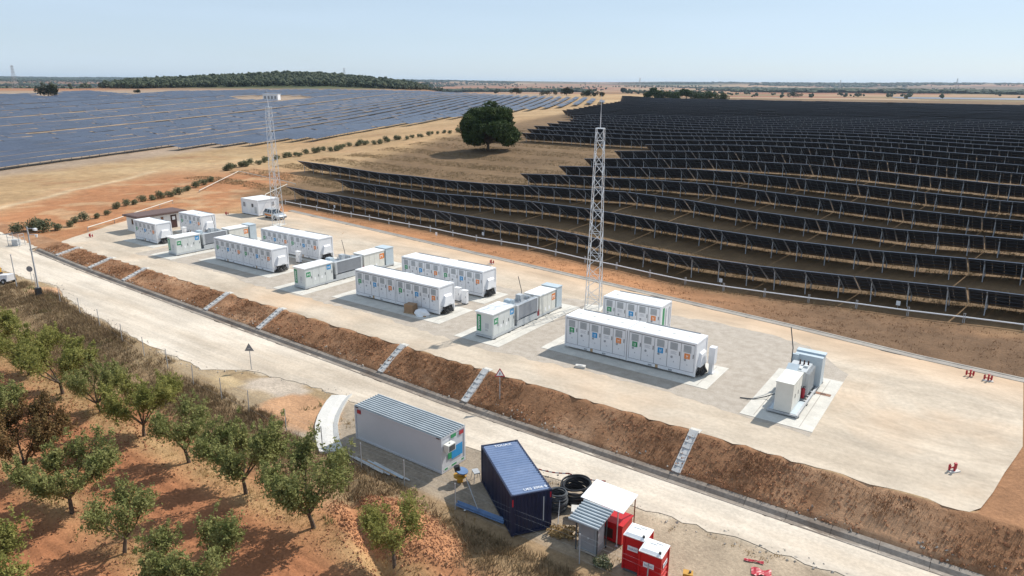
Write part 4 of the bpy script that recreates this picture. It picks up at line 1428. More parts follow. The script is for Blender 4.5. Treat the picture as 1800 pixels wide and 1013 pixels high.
def navy_container():
    t = thing('shipping_container', 'dark navy corrugated shipping container parked askew beside the white cabin', 'container', (-24.5, 31.6, ZY + 0.02), R(-36.3))
    Lx, Ly, H = 6.06, 2.44, 2.59

    def corr(n, a0, a1, fn, depth=0.045):
        """trapezoid corrugation along one axis, as a closed skin of strips"""
        mb = MB()
        st = (a1 - a0) / n
        pts = []
        for k in range(n):
            q = a0 + k * st
            pts += [(q, 0), (q + st * 0.32, 0), (q + st * 0.5, depth), (q + st * 0.82, depth)]
        pts.append((a1, 0))
        for (a, da), (b, db) in zip(pts, pts[1:]):
            mb.add([fn(a, da, 0), fn(b, db, 0), fn(b, db, 1), fn(a, da, 1)], [(0, 1, 2, 3)])
        return mb
    corr(20, 0.16, Lx - 0.16, lambda a, d, e: (a, 0.03 + d, (0.15, H - 0.13)[e])).build('side_wall', 'navy', t)
    corr(20, 0.16, Lx - 0.16, lambda a, d, e: (a, Ly - 0.03 - d, (0.15, H - 0.13)[e])).build('side_wall', 'navy', t)
    corr(9, 0.16, Ly - 0.16, lambda a, d, e: (Lx - 0.03 - d, a, (0.15, H - 0.13)[e])).build('end_wall', 'navy', t)
    rf = corr(22, 0.12, Lx - 0.12, lambda a, d, e: (a, (0.1, Ly - 0.1)[e], H - 0.05 + d), 0.035).build('roof', 'navy_roof', t)
    for k, y in enumerate((0.16, Ly / 2 + 0.01)):
        d = MB().box(0.0, y, 0.16, 0.05, y + Ly / 2 - 0.18, H - 0.14).build('door', 'navy', t)
        MB().tube((-0.03, y + 0.4, 0.2), (-0.03, y + 0.4, H - 0.2), 0.02, 0.02, 5).tube((-0.03, y + 0.8, 0.2), (-0.03, y + 0.8, H - 0.2), 0.02, 0.02, 5).build('lock_bar', 'galv_matt', d)
    f = MB()
    for x in (0, Lx - 0.16):
        for y in (0, Ly - 0.16):
            f.box(x, y, 0, x + 0.16, y + 0.16, H)
    for y in (0, Ly - 0.1):
        f.box(0.16, y, 0.02, Lx - 0.16, y + 0.1, 0.16).box(0.16, y, H - 0.13, Lx - 0.16, y + 0.1, H - 0.01)
    for x in (0, Lx - 0.1):
        f.box(x, 0.16, 0.02, x + 0.1, Ly - 0.16, 0.16).box(x, 0.16, H - 0.13, x + 0.1, Ly - 0.16, H - 0.01)
    f.build('frame', 'navy', t)
    MB().box(Lx - 0.003, 0.05, H - 0.7, Lx + 0.008, 0.13, H - 0.25).box(Lx - 0.003, Ly - 0.13, H - 0.5, Lx + 0.008, Ly - 0.05, H - 0.15).build('corner_mark', 'hyd_red', t)
    MB().box(Lx - 0.035, Ly - 0.52, 0.65, Lx - 0.02, Ly - 0.46, H - 0.4).build('vertical_print', 'lgrey', t)
    a = obj('roof_number', text_mesh('UES 2006 8', 0.30, 'mark_white'), rf, (Lx - 0.42, Ly / 2 + 0.35, H - 0.008))
    a.rotation_euler = (0, 0, R(90))
    a = obj('roof_number', text_mesh('TOUAX', 0.32, 'mark_white'), rf, (0.42, Ly / 2 + 0.1, H - 0.008))
    a.rotation_euler = (0, 0, R(90))


navy_container()


def coil(lb, x, y, z, R_, n, r, tilt, mm='black'):
    t = thing('cable_coil', lb, 'cable coil', (x, y, z), 0)
    rr = random.Random(int(R_ * 100) + n)
    k = 0
    for i in range(n):
        tl = Matrix.Rotation(R(tilt + rr.uniform(-5, 5)), 3, 'X') @ Matrix.Rotation(R(rr.uniform(-6, 6)), 3, 'Y')
        MB().torus((rr.uniform(-.04, .04), rr.uniform(-.04, .04), 0.06 + i * r * 1.25), R_ * rr.uniform(0.86, 1.04), r, 30, 6, 0, tl, 0.04).build('loop', mm, t)
    return t


coil('wide black cable coil lying beside the road, the larger of two', -18.5, 33.3, ZY + 0.12, 0.88, 14, 0.06, 6)
coil('tall grey-black pipe coil leaning against the navy container', -18.95, 31.85, ZY + 0.08, 0.6, 16, 0.055, 3, 'dgrey')
ob = MB().path([(-18.5, 31.4, ZY + 1.0), (-18.3, 31.0, ZY + 0.5), (-18.05, 30.5, ZY + 0.03)], 0.025, 5)
tag(ob.build('loose_hose', 'galv_matt'), 'thin grey hose end hanging off the pipe coil to the ground', 'hose')

sk = thing('stone_bench', 'pale broken slab resting on blocks beside the cable coils', 'slab', (-17.35, 31.9, ZY), 0.5)
MB().box(-0.55, -0.35, 0.45, 0.55, 0.35, 0.62).build('slab_top', 'conc_pale', sk)
MB().box(-0.45, -0.25, 0, -0.2, 0.25, 0.45).box(0.2, -0.25, 0, 0.45, 0.25, 0.45).build('block', 'conc_grey', sk)


def canopy():
    t = thing('canopy', 'white sheet canopy on thin posts sheltering a red tank', 'canopy', (-15.35, 31.6, ZY), 0.0)
    MB().hexa([(-1.35, -0.95, 2.28), (1.3, -0.95, 2.22), (1.3, 0.9, 2.42), (-1.35, 0.9, 2.48), (-1.35, -0.95, 2.32), (1.3, -0.95, 2.26), (1.3, 0.9, 2.46), (-1.35, 0.9, 2.52)]).build('roof_sheet', 'mark_white', t)
    for (x, y, m_) in ((-1.25, -0.75, 'rust'), (0.95, -0.85, 'galv'), (1.2, 0.75, 'rust'), (-1.25, 0.75, 'rust')):
        MB().tube((x, y, 0), (x, y, 2.30), 0.035, 0.035, 6).disc((x, y, 0), (0, 0, 1), 0.1, 8, 0.03).build('post', m_, t)
    MB().tube((-1.25, -0.75, 2.25), (0.95, -0.85, 2.22), 0.025, 0.025, 5).tube((-1.25, 0.75, 2.36), (1.2, 0.75, 2.32), 0.025, 0.025, 5).build('beam', 'rust', t)


canopy()
rt = thing('red_tank', 'red box tank standing under the white canopy', 'tank', (-15.1, 31.45, ZY), 0.0)
MB().box(-0.85, -0.6, 0.1, 0.95, 0.65, 1.25).build('tank_body', 'red', rt)
MB().box(-0.9, -0.65, 1.25, 1.0, 0.7, 1.32).build('lid', 'red', rt)
MB().box(-0.8, -0.55, 0, -0.6, 0.6, 0.1).box(0.7, -0.55, 0, 0.9, 0.6, 0.1).build('foot', 'dgrey', rt)
MB().box(-0.3, -0.62, 0.3, 0.4, -0.6, 0.9).build('panel', 'brown_dark', rt)


def grey_cabinet():
    t = thing('grey_electric_cabinet', 'dark grey electric cabinet under a small corrugated zinc roof', 'cabinet', (-15.45, 29.75, ZY), 0.0)
    MB().box(-0.55, -0.45, 0.12, 0.55, 0.45, 1.75).build('cabinet_body', 'grey', t)
    d = MB().box(-0.42, -0.475, 0.22, 0.42, -0.45, 1.65).build('door', 'grille', t)
    MB().disc((0.05, -0.475, 0.95), (0, -1, 0), 0.06, 8, 0.02).build('handle', 'lgrey', d)
    MB().box(0.55, -0.3, 0.5, 0.57, 0.3, 1.5).build('notice', 'lgrey', t)
    for x in (-0.7, 0.6):
        for y in (-0.55, 0.5):
            MB().box(x, y, 0, x + 0.06, y + 0.06, 2.0 + 0.06 * y).build('post', 'dgrey', t)
    rf = MB().hexa([(-0.98, -0.92, 1.98), (0.85, -0.92, 1.98), (0.85, 0.85, 2.2), (-0.98, 0.85, 2.2), (-0.98, -0.92, 2.02), (0.85, -0.92, 2.02), (0.85, 0.85, 2.24), (-0.98, 0.85, 2.24)]).build('roof', 'zinc_roof', t)
    for k in range(8):
        y = -0.86 + 1.64 * k / 7
        z = 2.02 + 0.22 * (y + 0.92) / 1.77
        MB().tube((-0.99, y, z + 0.02), (0.86, y, z + 0.02), 0.055, 0.055, 6).build('roof_rib', 'zinc_rib', rf)
    MB().box(-0.6, -0.5, 0, 0.6, 0.5, 0.12).build('plinth', 'conc_old', t)


grey_cabinet()


def toilet(lb, x, y, rz):
    t = thing('portable_toilet', lb, 'toilet', (x, y, ZY + 0.0), rz, 'red portable toilets')
    a = 0.56
    H = 2.1
    b = MB().box(-a, -a, 0.14, a, a, H)
    bd_ = b.build('shell', 'red', t)
    for sx in (-1, 1):
        for sy in (-1, 1):
            MB().box(sx * a - 0.05, sy * a - 0.05, 0.1, sx * a + 0.05, sy * a + 0.05, H + 0.01).build('corner_post', 'red', bd_)
    for k in range(4):
        MB().box(a, -a + 0.1, 0.35 + 0.33 * k, a + 0.03, a - 0.1, 0.40 + 0.33 * k).build('rib', 'red', bd_)
        MB().box(-a + 0.1, -a - 0.02, 0.3 + 0.33 * k, a - 0.1, -a, 0.33 + 0.33 * k).build('rib', 'red', bd_)
    MB().box(-a, -a, 0.0, a, a, 0.14).build('base', 'dgrey', t)
    r = MB().box(-a - 0.05, -a - 0.05, H + 0.01, a + 0.05, a + 0.05, H + 0.06)
    r.hexa([(-a - 0.03, -a - 0.03, H + 0.06), (a + 0.03, -a - 0.03, H + 0.06), (a + 0.03, a + 0.03, H + 0.06), (-a - 0.03, a + 0.03, H + 0.06),
            (-a + 0.12, -a + 0.12, H + 0.17), (a - 0.12, -a + 0.12, H + 0.17), (a - 0.12, a - 0.12, H + 0.17), (-a + 0.12, a - 0.12, H + 0.17)])
    ro = r.build('roof', 'white_roof', t)
    MB().tube((a - 0.12, -a + 0.14, H + 0.06), (a - 0.12, -a + 0.14, H + 0.24), 0.07, 0.07, 8).build('vent_pipe', 'black', ro)
    MB().box(-0.3, 0.1, H + 0.17, 0.1, 0.14, H + 0.19).box(0.0, 0.25, H + 0.17, 0.36, 0.28, H + 0.19).build('roof_ridge', 'lgrey', ro)
    lbm = text_mesh('bakot', 0.20, 'blue_sheet')
    s = MB().box(-0.34, -a - 0.035, 1.32, 0.22, -a - 0.02, 1.60).build('sign', 'mark_white', t)
    q = obj('lettering', lbm, s, (-0.06, -a - 0.037, 1.46))
    q.rotation_euler = (R(90), 0, 0)
    s = MB().box(a + 0.032, -0.3, 1.36, a + 0.045, 0.28, 1.62).build('sign', 'mark_white', t)
    q = obj('lettering', lbm, s, (a + 0.047, 0, 1.49))
    q.rotation_euler = (R(90), 0, R(90))


toilet('red portable toilet with white roof standing nearer the canopy', -12.72, 29.78, 0.06)
toilet('red portable toilet with white roof standing further from the canopy', -11.5, 29.05, 0.06)

yb2 = thing('yellow_jerrycan', 'small dirty yellow container behind the red toilet', 'container', (-10.1, 30.3, ZY), 0.3)
MB().box(-0.25, -0.2, 0, 0.25, 0.2, 0.55).build('can', 'yellow', yb2)
MB().tube((0.1, 0, 0.55), (0.1, 0, 0.65), 0.06, 0.06, 8).build('cap', 'dgrey', yb2)

vv = thing('valve_stand', 'ochre pipe fitting with a blue flange standing before the navy container', 'pipe fitting', (-25.6, 30.8, ZY + 0.02), 0.3)
MB().tube((0, 0, 0), (0, 0, 0.55), 0.2, 0.17, 12).disc((0, 0, 0.38), (0, 0, 1), 0.42, 14, 0.08).tube((0.1, 0, 0.5), (0.1, 0, 0.75), 0.22, 0.22, 12).build('body', 'yellow', vv)
MB().disc((0.14, 0, 0.75), (0.2, 0, 1), 0.4, 14, 0.07).build('flange', 'blue_sheet', vv)
MB().tube((-0.12, -0.05, 0.75), (-0.2, -0.05, 1.1), 0.2, 0.2, 10).build('pipe_end', 'black', vv)
stl = thing('trestle', 'small metal trestle against the door end of the navy container', 'trestle', (-24.85, 31.5, ZY + 0.02), -0.6)
MB().box(-0.3, -0.2, 0.62, 0.3, 0.2, 0.68).build('top', 'galv_matt', stl)
for sx in (-1, 1):
    for sy in (-1, 1):
        MB().tube((sx * 0.25, sy * 0.15, 0.62), (sx * 0.33, sy * 0.24, 0), 0.02, 0.02, 5).build('leg', 'galv_matt', stl)
bu = thing('pipe_bundle', 'bundle of long blue plastic pipes lying in the shade of the navy container', 'pipes', (-22.4, 28.75, ZY + 0.02), 0.02)
for k in range(7):
    yy, zz = (0.11 * (k % 4) - 0.18 + 0.05 * (k // 4), 0.06 + 0.1 * (k // 4))
    MB().tube((-1.75 + 0.1 * (k % 3), yy, zz), (1.75 - 0.12 * (k % 2), yy + 0.12, zz), 0.055, 0.055, 7).build('pipe', 'blue_sheet', bu)
MB().box(-1.0, -0.3, 0, -0.9, 0.3, 0.02).build('strap', 'mark_white', bu)
lp = MB().tube((-24.4, 29.9, ZY + 1.2), (-22.4, 28.7, ZY + 0.06), 0.03, 0.03, 5)
tag(lp.build('leaning_pole', 'galv_matt'), 'thin pale pole leaning over the blue pipe bundle', 'pole')
bt = thing('timber_stack', 'loose boards and sheets lying along the shaded side of the white cabin', 'boards', (-31.2, 28.9, ZY), -0.08)
for k in range(5):
    MB().box(-2.6 + 0.5 * k, -0.28 + 0.13 * k, 0.02, 0.9 + 0.5 * k, -0.17 + 0.13 * k, 0.07).build('board', ('conc_pale', 'lgrey', 'wood', 'bluegrey', 'conc_grey')[k], bt)

# barrier tape on stakes along the road edge
tp = thing('barrier_tape', 'red and white striped barrier tape strung on stakes beside the road', 'tape', (0, 0, 0))
tps = [(-21.9, 33.6), (-19.6, 34.3), (-17.3, 34.85)]
for (x, y) in tps:
    MB().tube((x, y, ZY), (x, y, ZY + 1.05), 0.018, 0.018, 5).build('stake', 'rust', tp)
q = 0
for (a, b) in zip(tps, tps[1:]):
    n = 11
    for k in range(n):
        u0, u1 = k / n, (k + 1) / n
        P = [(a[0] + (b[0] - a[0]) * u, a[1] + (b[1] - a[1]) * u, ZY + 0.95 - 0.5 * u * (1 - u)) for u in (u0, u1)]
        MB().hexa([(P[0][0], P[0][1] - .004, P[0][2]), (P[1][0], P[1][1] - .004, P[1][2]), (P[1][0], P[1][1] + .004, P[1][2]), (P[0][0], P[0][1] + .004, P[0][2]),
                   (P[0][0], P[0][1] - .004, P[0][2] + .09), (P[1][0], P[1][1] - .004, P[1][2] + .09), (P[1][0], P[1][1] + .004, P[1][2] + .09), (P[0][0], P[0][1] + .004, P[0][2] + .09)]).build('stripe', ('tape_red', 'mark_white')[k % 2], tp)
# red tarp scraps at the road edge
for (px_, py_, lb, s) in ((1325, 988, 'narrow red plastic scrap lying on the road verge', (0.5, 0.09)), (1338, 1008, 'wide red plastic sheet lying crumpled on the road verge', (0.5, 0.28))):
    p = G(px_, py_)
    V, F = [], []
    for i in range(9):
        for j in range(6):
            V.append(((i / 8 - 0.5) * 2 * s[0], (j / 5 - 0.5) * 2 * s[1] * (1 + 0.3 * math.sin(i)), 0.05 + 0.05 * rnd.random()))
    for i in range(8):
        for j in range(5):
            F.append((i * 6 + j, i * 6 + 6 + j, i * 6 + 7 + j, i * 6 + j + 1))
    tag(obj('plastic_sheet', np_mesh('plastic_sheet', V, F, 'hyd_red'), None, (p.x, p.y, p.z), 0.3), lb, 'plastic sheet')


# ------------------------------------------------------------------ signs and poles along the road
def tri_sign(lb, x, y, z, h, rz, front):
    t = thing('warning_sign', lb, 'sign', (x, y, z), rz)
    MB().tube((0, 0, -0.2), (0, 0, h), 0.035, 0.035, 6).build('pole', 'galv_matt', t)
    s = 0.42

    def tri(k, y0, y1):
        c = h - 0.28
        p = [(-s * k, c - 0.28 * k), (s * k, c - 0.28 * k), (0, c + 0.45 * k)]
        return MB().add([(a, y0, b) for a, b in p] + [(a, y1, b) for a, b in p], [(0, 1, 2), (5, 4, 3), (0, 3, 4, 1), (1, 4, 5, 2), (2, 5, 3, 0)])
    pl_ = tri(1.0, -0.06, -0.04).build('plate', 'grille' if not front else 'hyd_red', t)
    if front:
        tri(0.68, -0.066, -0.061).build('face', 'mark_white', pl_)
        MB().box(-0.03, -0.07, h - 0.4, 0.03, -0.066, h - 0.2).build('mark', 'black', pl_)
    else:
        MB().box(-0.12, -0.075, h - 0.36, 0.12, -0.06, h - 0.30).build('clamp', 'galv', pl_)
    return t


tri_sign('grey back of a triangular road sign on a pole at the sandy road edge', -51.6, 33.75, hz(-51.6, 33.75), 2.35, R(35), False)
tri_sign('triangular warning sign with red border on a pole set in the bank', -29.95, 41.1, hz(-29.95, 41.1), 2.45, R(35), True)

p = G(70, 521)
sp = thing('camera_pole', 'tall steel camera pole with a black box at its foot', 'pole', (p.x, p.y, p.z))
MB().tube((0, 0, -0.2), (0, 0, 8.1), 0.10, 0.07, 10).build('pole', 'galv_matt', sp)
MB().tube((0, 0, 7.9), (0.9, 0.45, 7.95), 0.03, 0.03, 6).tube((0, 0, 7.2), (1.0, 0.5, 7.25), 0.03, 0.03, 6).build('bracket', 'galv', sp)
MB().box(0.6, 0.3, 7.72, 1.1, 0.6, 7.95).build('camera', 'mark_white', sp)
MB().tube((0.9, 0.45, 7.25), (0.9, 0.45, 6.95), 0.16, 0.1, 8).build('camera', 'mark_white', sp)
MB().box(-0.35, -0.3, 0.0, 0.15, 0.25, 1.0).build('control_box', 'black', sp)
p = G(30, 506)
tag(MB().tube((0, 0, -0.2), (0, 0, 4.0), 0.05, 0.05, 7).disc((0, 0, 4.0), (0, 0, 1), 0.09, 7, 0.06).build('marker_post', 'galv_matt', None, p), 'thin bare steel post beside the round sign, shorter than the camera pole', 'post')
p = G(57, 498)
rs = thing('round_sign', 'round road sign seen from behind near the camera pole', 'sign', p, R(40))
MB().tube((0, 0, -0.2), (0, 0, 2.1), 0.03, 0.03, 6).build('pole', 'galv_matt', rs)
MB().disc((0, -0.05, 1.8), (0, -1, 0), 0.36, 16, 0.02).build('plate', 'grille', rs)
p = G(30, 432)
gt = thing('wire_cage', 'small grey wire mesh cage at the end of the drainage channel', 'cage', p, 0.5)
for x in (-0.9, 0.9):
    for y in (-0.5, 0.5):
        MB().tube((x, y, -0.05), (x, y, 1.8), 0.04, 0.04, 6).build('post', 'galv_matt', gt)
for z in (0.3, 0.8, 1.3, 1.75):
    MB().tube((-0.9, -0.5, z), (0.9, -0.5, z), 0.02, 0.02, 4).tube((-0.9, 0.5, z), (0.9, 0.5, z), 0.02, 0.02, 4).tube((-0.9, -0.5, z), (-0.9, 0.5, z), 0.02, 0.02, 4).tube((0.9, -0.5, z), (0.9, 0.5, z), 0.02, 0.02, 4).build('rail', 'galv_matt', gt)
ms = MB()
for k in range(12):
    x = -0.8 + 1.6 * k / 11
    ms.tube((x, -0.5, 0.2), (x, -0.5, 1.75), 0.008, 0.008, 4)
ms.build('mesh_panel', 'galv', gt)
MB().box(-0.5, -0.3, 0.0, 0.4, 0.3, 0.9).build('pump_housing', 'lgrey', gt)
p = G(9, 497)
mv = thing('site_dumper', 'small white and yellow site vehicle parked at the weedy road verge', 'vehicle', p, R(20))
MB().hexa([(-0.9, -0.6, 0.35), (1.0, -0.6, 0.35), (1.0, 0.6, 0.35), (-0.9, 0.6, 0.35), (-0.8, -0.55, 0.95), (1.15, -0.5, 1.15), (1.15, 0.5, 1.15), (-0.8, 0.55, 0.95)]).build('hood', 'white', mv)
MB().box(-1.4, -0.5, 0.5, -0.7, 0.5, 1.15).tube((-0.7, 0, 1.1), (-0.6, 0, 1.5), 0.05, 0.05, 6).build('seat', 'black', mv)
MB().box(-1.6, -0.55, 1.15, -0.9, 0.55, 1.7).build('canister', 'yellow', mv)
MB().box(-1.7, -0.55, 0.3, 1.0, 0.55, 0.42).build('chassis', 'dgrey', mv)
for x in (-1.2, 0.65):
    for s in (-1, 1):
        wh = MB().tube((x, s * 0.5, 0.33), (x, s * 0.75, 0.33), 0.33, 0.33, 12).build('wheel', 'tyre', mv)
        MB().tube((x, s * 0.75, 0.33), (x, s * 0.765, 0.33), 0.17, 0.17, 10).build('rim', 'lgrey', wh)

# ------------------------------------------------------------------ wire fence beside the orchard
FP = [(-92, 33.0), (-84.3, 32.3), (-78.6, 31.8), (-73.1, 31.2), (-67.1, 30.4), (-62.2, 29.9), (-57.9, 29.7), (-53.0, 29.1), (-48.8, 29.0), (-45.1, 28.9), (-40.2, 28.6),
      (-36.1, 28.5), (-32.1, 28.4), (-28.3, 28.5), (-24.0, 28.4), (-19.6, 28.2), (-15.4, 28.4), (-11.5, 28.3), (-7.5, 28.2)]
fn = thing('wire_fence', 'thin wire fence on slim posts between the orchard and the road', 'fence', (0, 0, 0))
fz = [hz(x, y) for x, y in FP]
for (x, y), z in zip(FP, fz):
    po = MB().tube((x, y, z - 0.3), (x + rnd.uniform(-.06, .06), y + rnd.uniform(-.06, .06), z + 1.85), 0.035, 0.035, 6).build('post', 'galv_matt', fn)
for h in (0.3, 0.9, 1.5, 1.8):
    mb = MB()
    for (a, za, b, zb) in zip(FP, fz, FP[1:], fz[1:]):
        mb.tube((a[0], a[1], za + h), (b[0], b[1], zb + h), 0.003, 0.003, 3)
    mb.build('wire', 'galv_matt', fn)

# ------------------------------------------------------------------ white pipe runs by the olive line
def pipe_run(lb, pts, h=0.7):
    t = thing('pipe_run', lb, 'pipe', (0, 0, 0))
    P = [(x, y, hz(x, y) + h) for x, y in pts]
    MB().path(P, 0.075, 8).build('pipe', 'conc', t)
    for a, b in zip(P, P[1:]):
        L_ = math.hypot(b[0] - a[0], b[1] - a[1])
        n = max(1, int(L_ / 4))
        for k in range(n + 1):
            u = k / n
            x, y, z = (a[i] + (b[i] - a[i]) * u for i in range(3))
            MB().tube((x, y, hz(x, y) - 0.2), (x, y, z), 0.05, 0.05, 5).build('support', 'galv_matt', t)


pipe_run('white raised pipe running along the olive bushes to the end of the pad', [(-117.7, 50.8), (-121.3, 56.7), (-132.3, 73.3)])
pipe_run('white raised pipe bending round the red earth beyond the cabin', [(-141.3, 84.4), (-161.7, 108.0), (-136.9, 103.8), (-132.3, 102.6)], 0.5)
pipe_run('short white pipe at the end of the first dark solar row', [(-122.0, 87.0), (-124.8, 89.0), (-133.8, 101.4)], 0.5)


# ------------------------------------------------------------------ solar tables seen from behind
TL, TP = 10.4, 10.55                       # table length, pitch along the row
ZH, ZL, DY = 2.85, 0.42, 3.75                # high edge (near side), low edge, depth
TA = math.atan2(ZH - ZL, DY)
SLN = math.hypot(DY, ZH - ZL)


def slab_box(x0, x1, s0, s1, th=0.04, m=(0, 0)):
    """a flat plate lying in the table's slope: s runs from the high edge down"""
    mb = MB()
    cy, sz = math.cos(TA), math.sin(TA)

    def P(x, s, n):
        return (x, s * cy + n * sz, ZH - s * sz + n * cy)
    v = [P(x0, s0, -th), P(x1, s0, -th), P(x1, s1, -th), P(x0, s1, -th), P(x0, s0, 0), P(x1, s0, 0), P(x1, s1, 0), P(x0, s1, 0)]
    mb.add(v, [(3, 2, 1, 0)], 1)
    mb.add(v, [(4, 5, 6, 7)], 0)
    mb.add(v, [(0, 1, 5, 4), (1, 2, 6, 5), (2, 3, 7, 6), (3, 0, 4, 7)], 2)
    return mb


def merge(dst, src):
    o = len(dst.v)
    dst.v += src.v
    dst.f += [tuple(i + o for i in f) for f in src.f]
    dst.mi += src.mi


PM = ['panel_front', 'panel_back', 'panel_frame']
NC = 9
mw = TL / NC
mod = slab_box(0.012, mw - 0.012, 0.0, SLN / 2 - 0.01).mesh('panel', PM)
arr = MB()
for i in range(NC):
    for j in range(2):
        merge(arr, slab_box(i * mw + 0.012, (i + 1) * mw - 0.012, j * SLN / 2, (j + 1) * SLN / 2 - 0.01))
arr_me = arr.mesh('panel_array', PM)


def rail_mesh():
    mb = MB()
    for s in (0.5, 1.5, 2.6, 3.6):
        merge(mb, slab_box(0.0, TL, s - 0.035, s + 0.035, 0.11))
    mb.mi = [0] * len(mb.mi)
    for x in (0.0, TL - 0.05):
        merge(mb, slab_box(x - 0.03, x + 0.07, 0.02, SLN - 0.02, 0.075))
    merge(mb, slab_box(0.0, TL, -0.05, 0.03, 0.075))
    n_ = len(mb.f)
    mb.mi = [0] * 24 + [1] * (n_ - 24)
    return mb.mesh('support_rail', ['rail_dark', 'panel_frame'])


rail_me = rail_mesh()
PX = (1.6, 5.2, 8.8)
rear_me = MB().box(-0.055, -0.04, -0.5, 0.055, 0.04, ZH - 0.75 * math.tan(TA) - 0.12).mesh('post', 'galv_matt')
front_me = MB().box(-0.05, -0.04, -0.5, 0.05, 0.04, ZH - 3.0 * math.tan(TA) - 0.12).mesh('post', 'galv_matt')
raft_me = MB()
merge(raft_me, slab_box(-0.05, 0.05, 0.25, SLN - 0.25, 0.19))
raft_me.tube((0, 0.75, 1.15), (0, 1.9, ZH - 1.9 * math.tan(TA) - 0.15), 0.03, 0.03, 4)
raft_me.mi = [0] * len(raft_me.f)
raft_me = raft_me.mesh('rafter', 'galv_matt')


def row_y(k, x):
    return 82.9 + 13.1 * (k - 1) - ROWT * (x + 6.7)


def left_px(k, py):
    ex = {1: 503, 2: 588, 3: 523, 4: 916, 5: 983, 6: 1028, 7: 1081, 8: 1135}
    if k in ex:
        return ex[k]
    return float(np.interp(py, [150, 178, 183, 194, 208, 214, 222, 232, 250], [1100, 1090, 1052, 988, 1010, 975, 936, 916, 916]))


tables = []
for k in range(1, 43):
    # find the western end of the row, then set tables eastward
    lo_, hi_ = -460.0, 40.0
    for _ in range(30):
        xm = (lo_ + hi_) / 2
        y = row_y(k, xm)
        a, b = pix((xm, y, hz(xm, y) + ZH))
        if a < left_px(k, b):
            lo_ = xm
        else:
            hi_ = xm
    x = hi_
    i = 0
    while x < 62:
        y0, y1 = row_y(k, x), row_y(k, x + TL)
        z0, z1 = hz(x, y0 + 1.8), hz(x + TL, y1 + 1.8)
        tables.append((k, i, x, y0, z0, z1))
        x += TP
        i += 1


def in_view(tb):
    k, i, x, y, z0, z1 = tb
    a, b = pix((x + TL / 2, y, z0 + ZH))
    return -60 < a < 1860


tables.sort(key=lambda t_: math.hypot(t_[2] + 5, t_[3]) + (0 if in_view(t_) else 10000))
ORD = ['first', 'second', 'third', 'fourth', 'fifth', 'sixth', 'seventh', 'eighth', 'ninth', 'tenth', 'eleventh', 'twelfth', 'thirteenth', 'fourteenth',
       'fifteenth', 'sixteenth', 'seventeenth', 'eighteenth', 'nineteenth', 'twentieth', 'twenty-first', 'twenty-second', 'twenty-third', 'twenty-fourth', 'twenty-fifth']


def ordinal(n):
    tens = {20: 'twent', 30: 'thirt', 40: 'fort', 50: 'fift', 60: 'sixt'}
    if n <= 19:
        return ORD[n - 1]
    return tens[n // 10 * 10] + ('ieth' if n % 10 == 0 else 'y-' + ORD[n % 10 - 1])


NIND, NMOD = 260, 55
rest = []
for n, (k, i, x, y, z0, z1) in enumerate(tables):
    if n >= NIND:
        rest.append((x, y, z0, z1))
        continue
    lb = 'dark tilted solar table, %s row back from the white rail, %s from its meadow end' % (ordinal(k), ordinal(i + 1))
    t = thing('solar_table', lb, 'solar panel', (x, y, z0), 0, 'solar tables of row %d behind the rail' % k)
    t.rotation_euler = (0, -math.atan2(z1 - z0, TL), -math.atan(ROWT))
    if n < NMOD:
        for a in range(NC):
            for b in range(2):
                obj('panel', mod, t, (a * mw, b * SLN / 2 * math.cos(TA), -b * SLN / 2 * math.sin(TA)))
    else:
        obj('panel_array', arr_me, t)
    obj('support_rail', rail_me, t)
    for a in PX:
        obj('rafter', raft_me, t, (a, 0, 0))
        obj('post', rear_me, t, (a, 0.75, 0))
        obj('post', front_me, t, (a, 3.0, 0))


def boxes_mesh(name, B, mats, mi, uv=None):
    """B: (n,8,3) corner sets; mi: material per face of a box"""
    n = len(B)
    f = np.array([(3, 2, 1, 0), (4, 5, 6, 7), (0, 1, 5, 4), (1, 2, 6, 5), (2, 3, 7, 6), (3, 0, 4, 7)])
    F = (f[None] + (np.arange(n) * 8)[:, None, None]).reshape(-1, 4)
    me = np_mesh(name, B.reshape(-1, 3), F, mats)
    me.polygons.foreach_set('material_index', np.tile(np.array(mi, np.int32), n))
    if uv is not None:
        ul = me.uv_layers.new(name='UVMap')
        per = uv[F.reshape(-1) % 8 + 8 * 0] if uv.ndim == 2 else uv[np.arange(n).repeat(24), F.reshape(-1) % 8]
        ul.data.foreach_set('uv', per.astype(np.float32).ravel())
    return me


if rest:
    cy, sz = math.cos(TA), math.sin(TA)
    B, PB = [], []
    jr_ = random.Random(3)
    for (x, y, z0, z1) in rest:
        jz = jr_.gauss(0, 0.09)
        z0, z1 = z0 + jz, z1 + jz + jr_.gauss(0, 0.05)
        for (a, b, s0, s1, n0, n1) in ((0, TL, 0, SLN, -0.05, 0.0),):
            q = []
            for n_ in (n0, n1):
                for (xx, s) in ((a, s0), (b, s0), (b, s1), (a, s1)):
                    zz = z0 + (z1 - z0) * xx / TL
                    q.append((x + xx, y - ROWT * xx + s * cy + n_ * sz, zz + ZH - s * sz + n_ * cy))
            B.append(q)
        if math.hypot(x, y) < 560:
            for xx in PX:
                zz = z0 + (z1 - z0) * xx / TL
                yy = y - ROWT * xx + 0.75
                q = []
                for h in (-0.4, ZH - 0.6):
                    q += [(x + xx - .06, yy - .05, zz + h), (x + xx + .06, yy - .05, zz + h), (x + xx + .06, yy + .05, zz + h), (x + xx - .06, yy + .05, zz + h)]
                PB.append(q)
    far_me = boxes_mesh('distant_dark_solar_tables', np.array(B), PM, [1, 0, 2, 1, 1, 1])
    o = tag(obj('distant_dark_solar_tables', far_me), 'hundreds of dark solar tables in distant rows climbing the rise', 'solar panels', kind='stuff')
    o2 = obj('posts', boxes_mesh('posts', np.array(PB), ['galv_matt'], [0] * 6), o)
    tag(o2, kind='stuff')

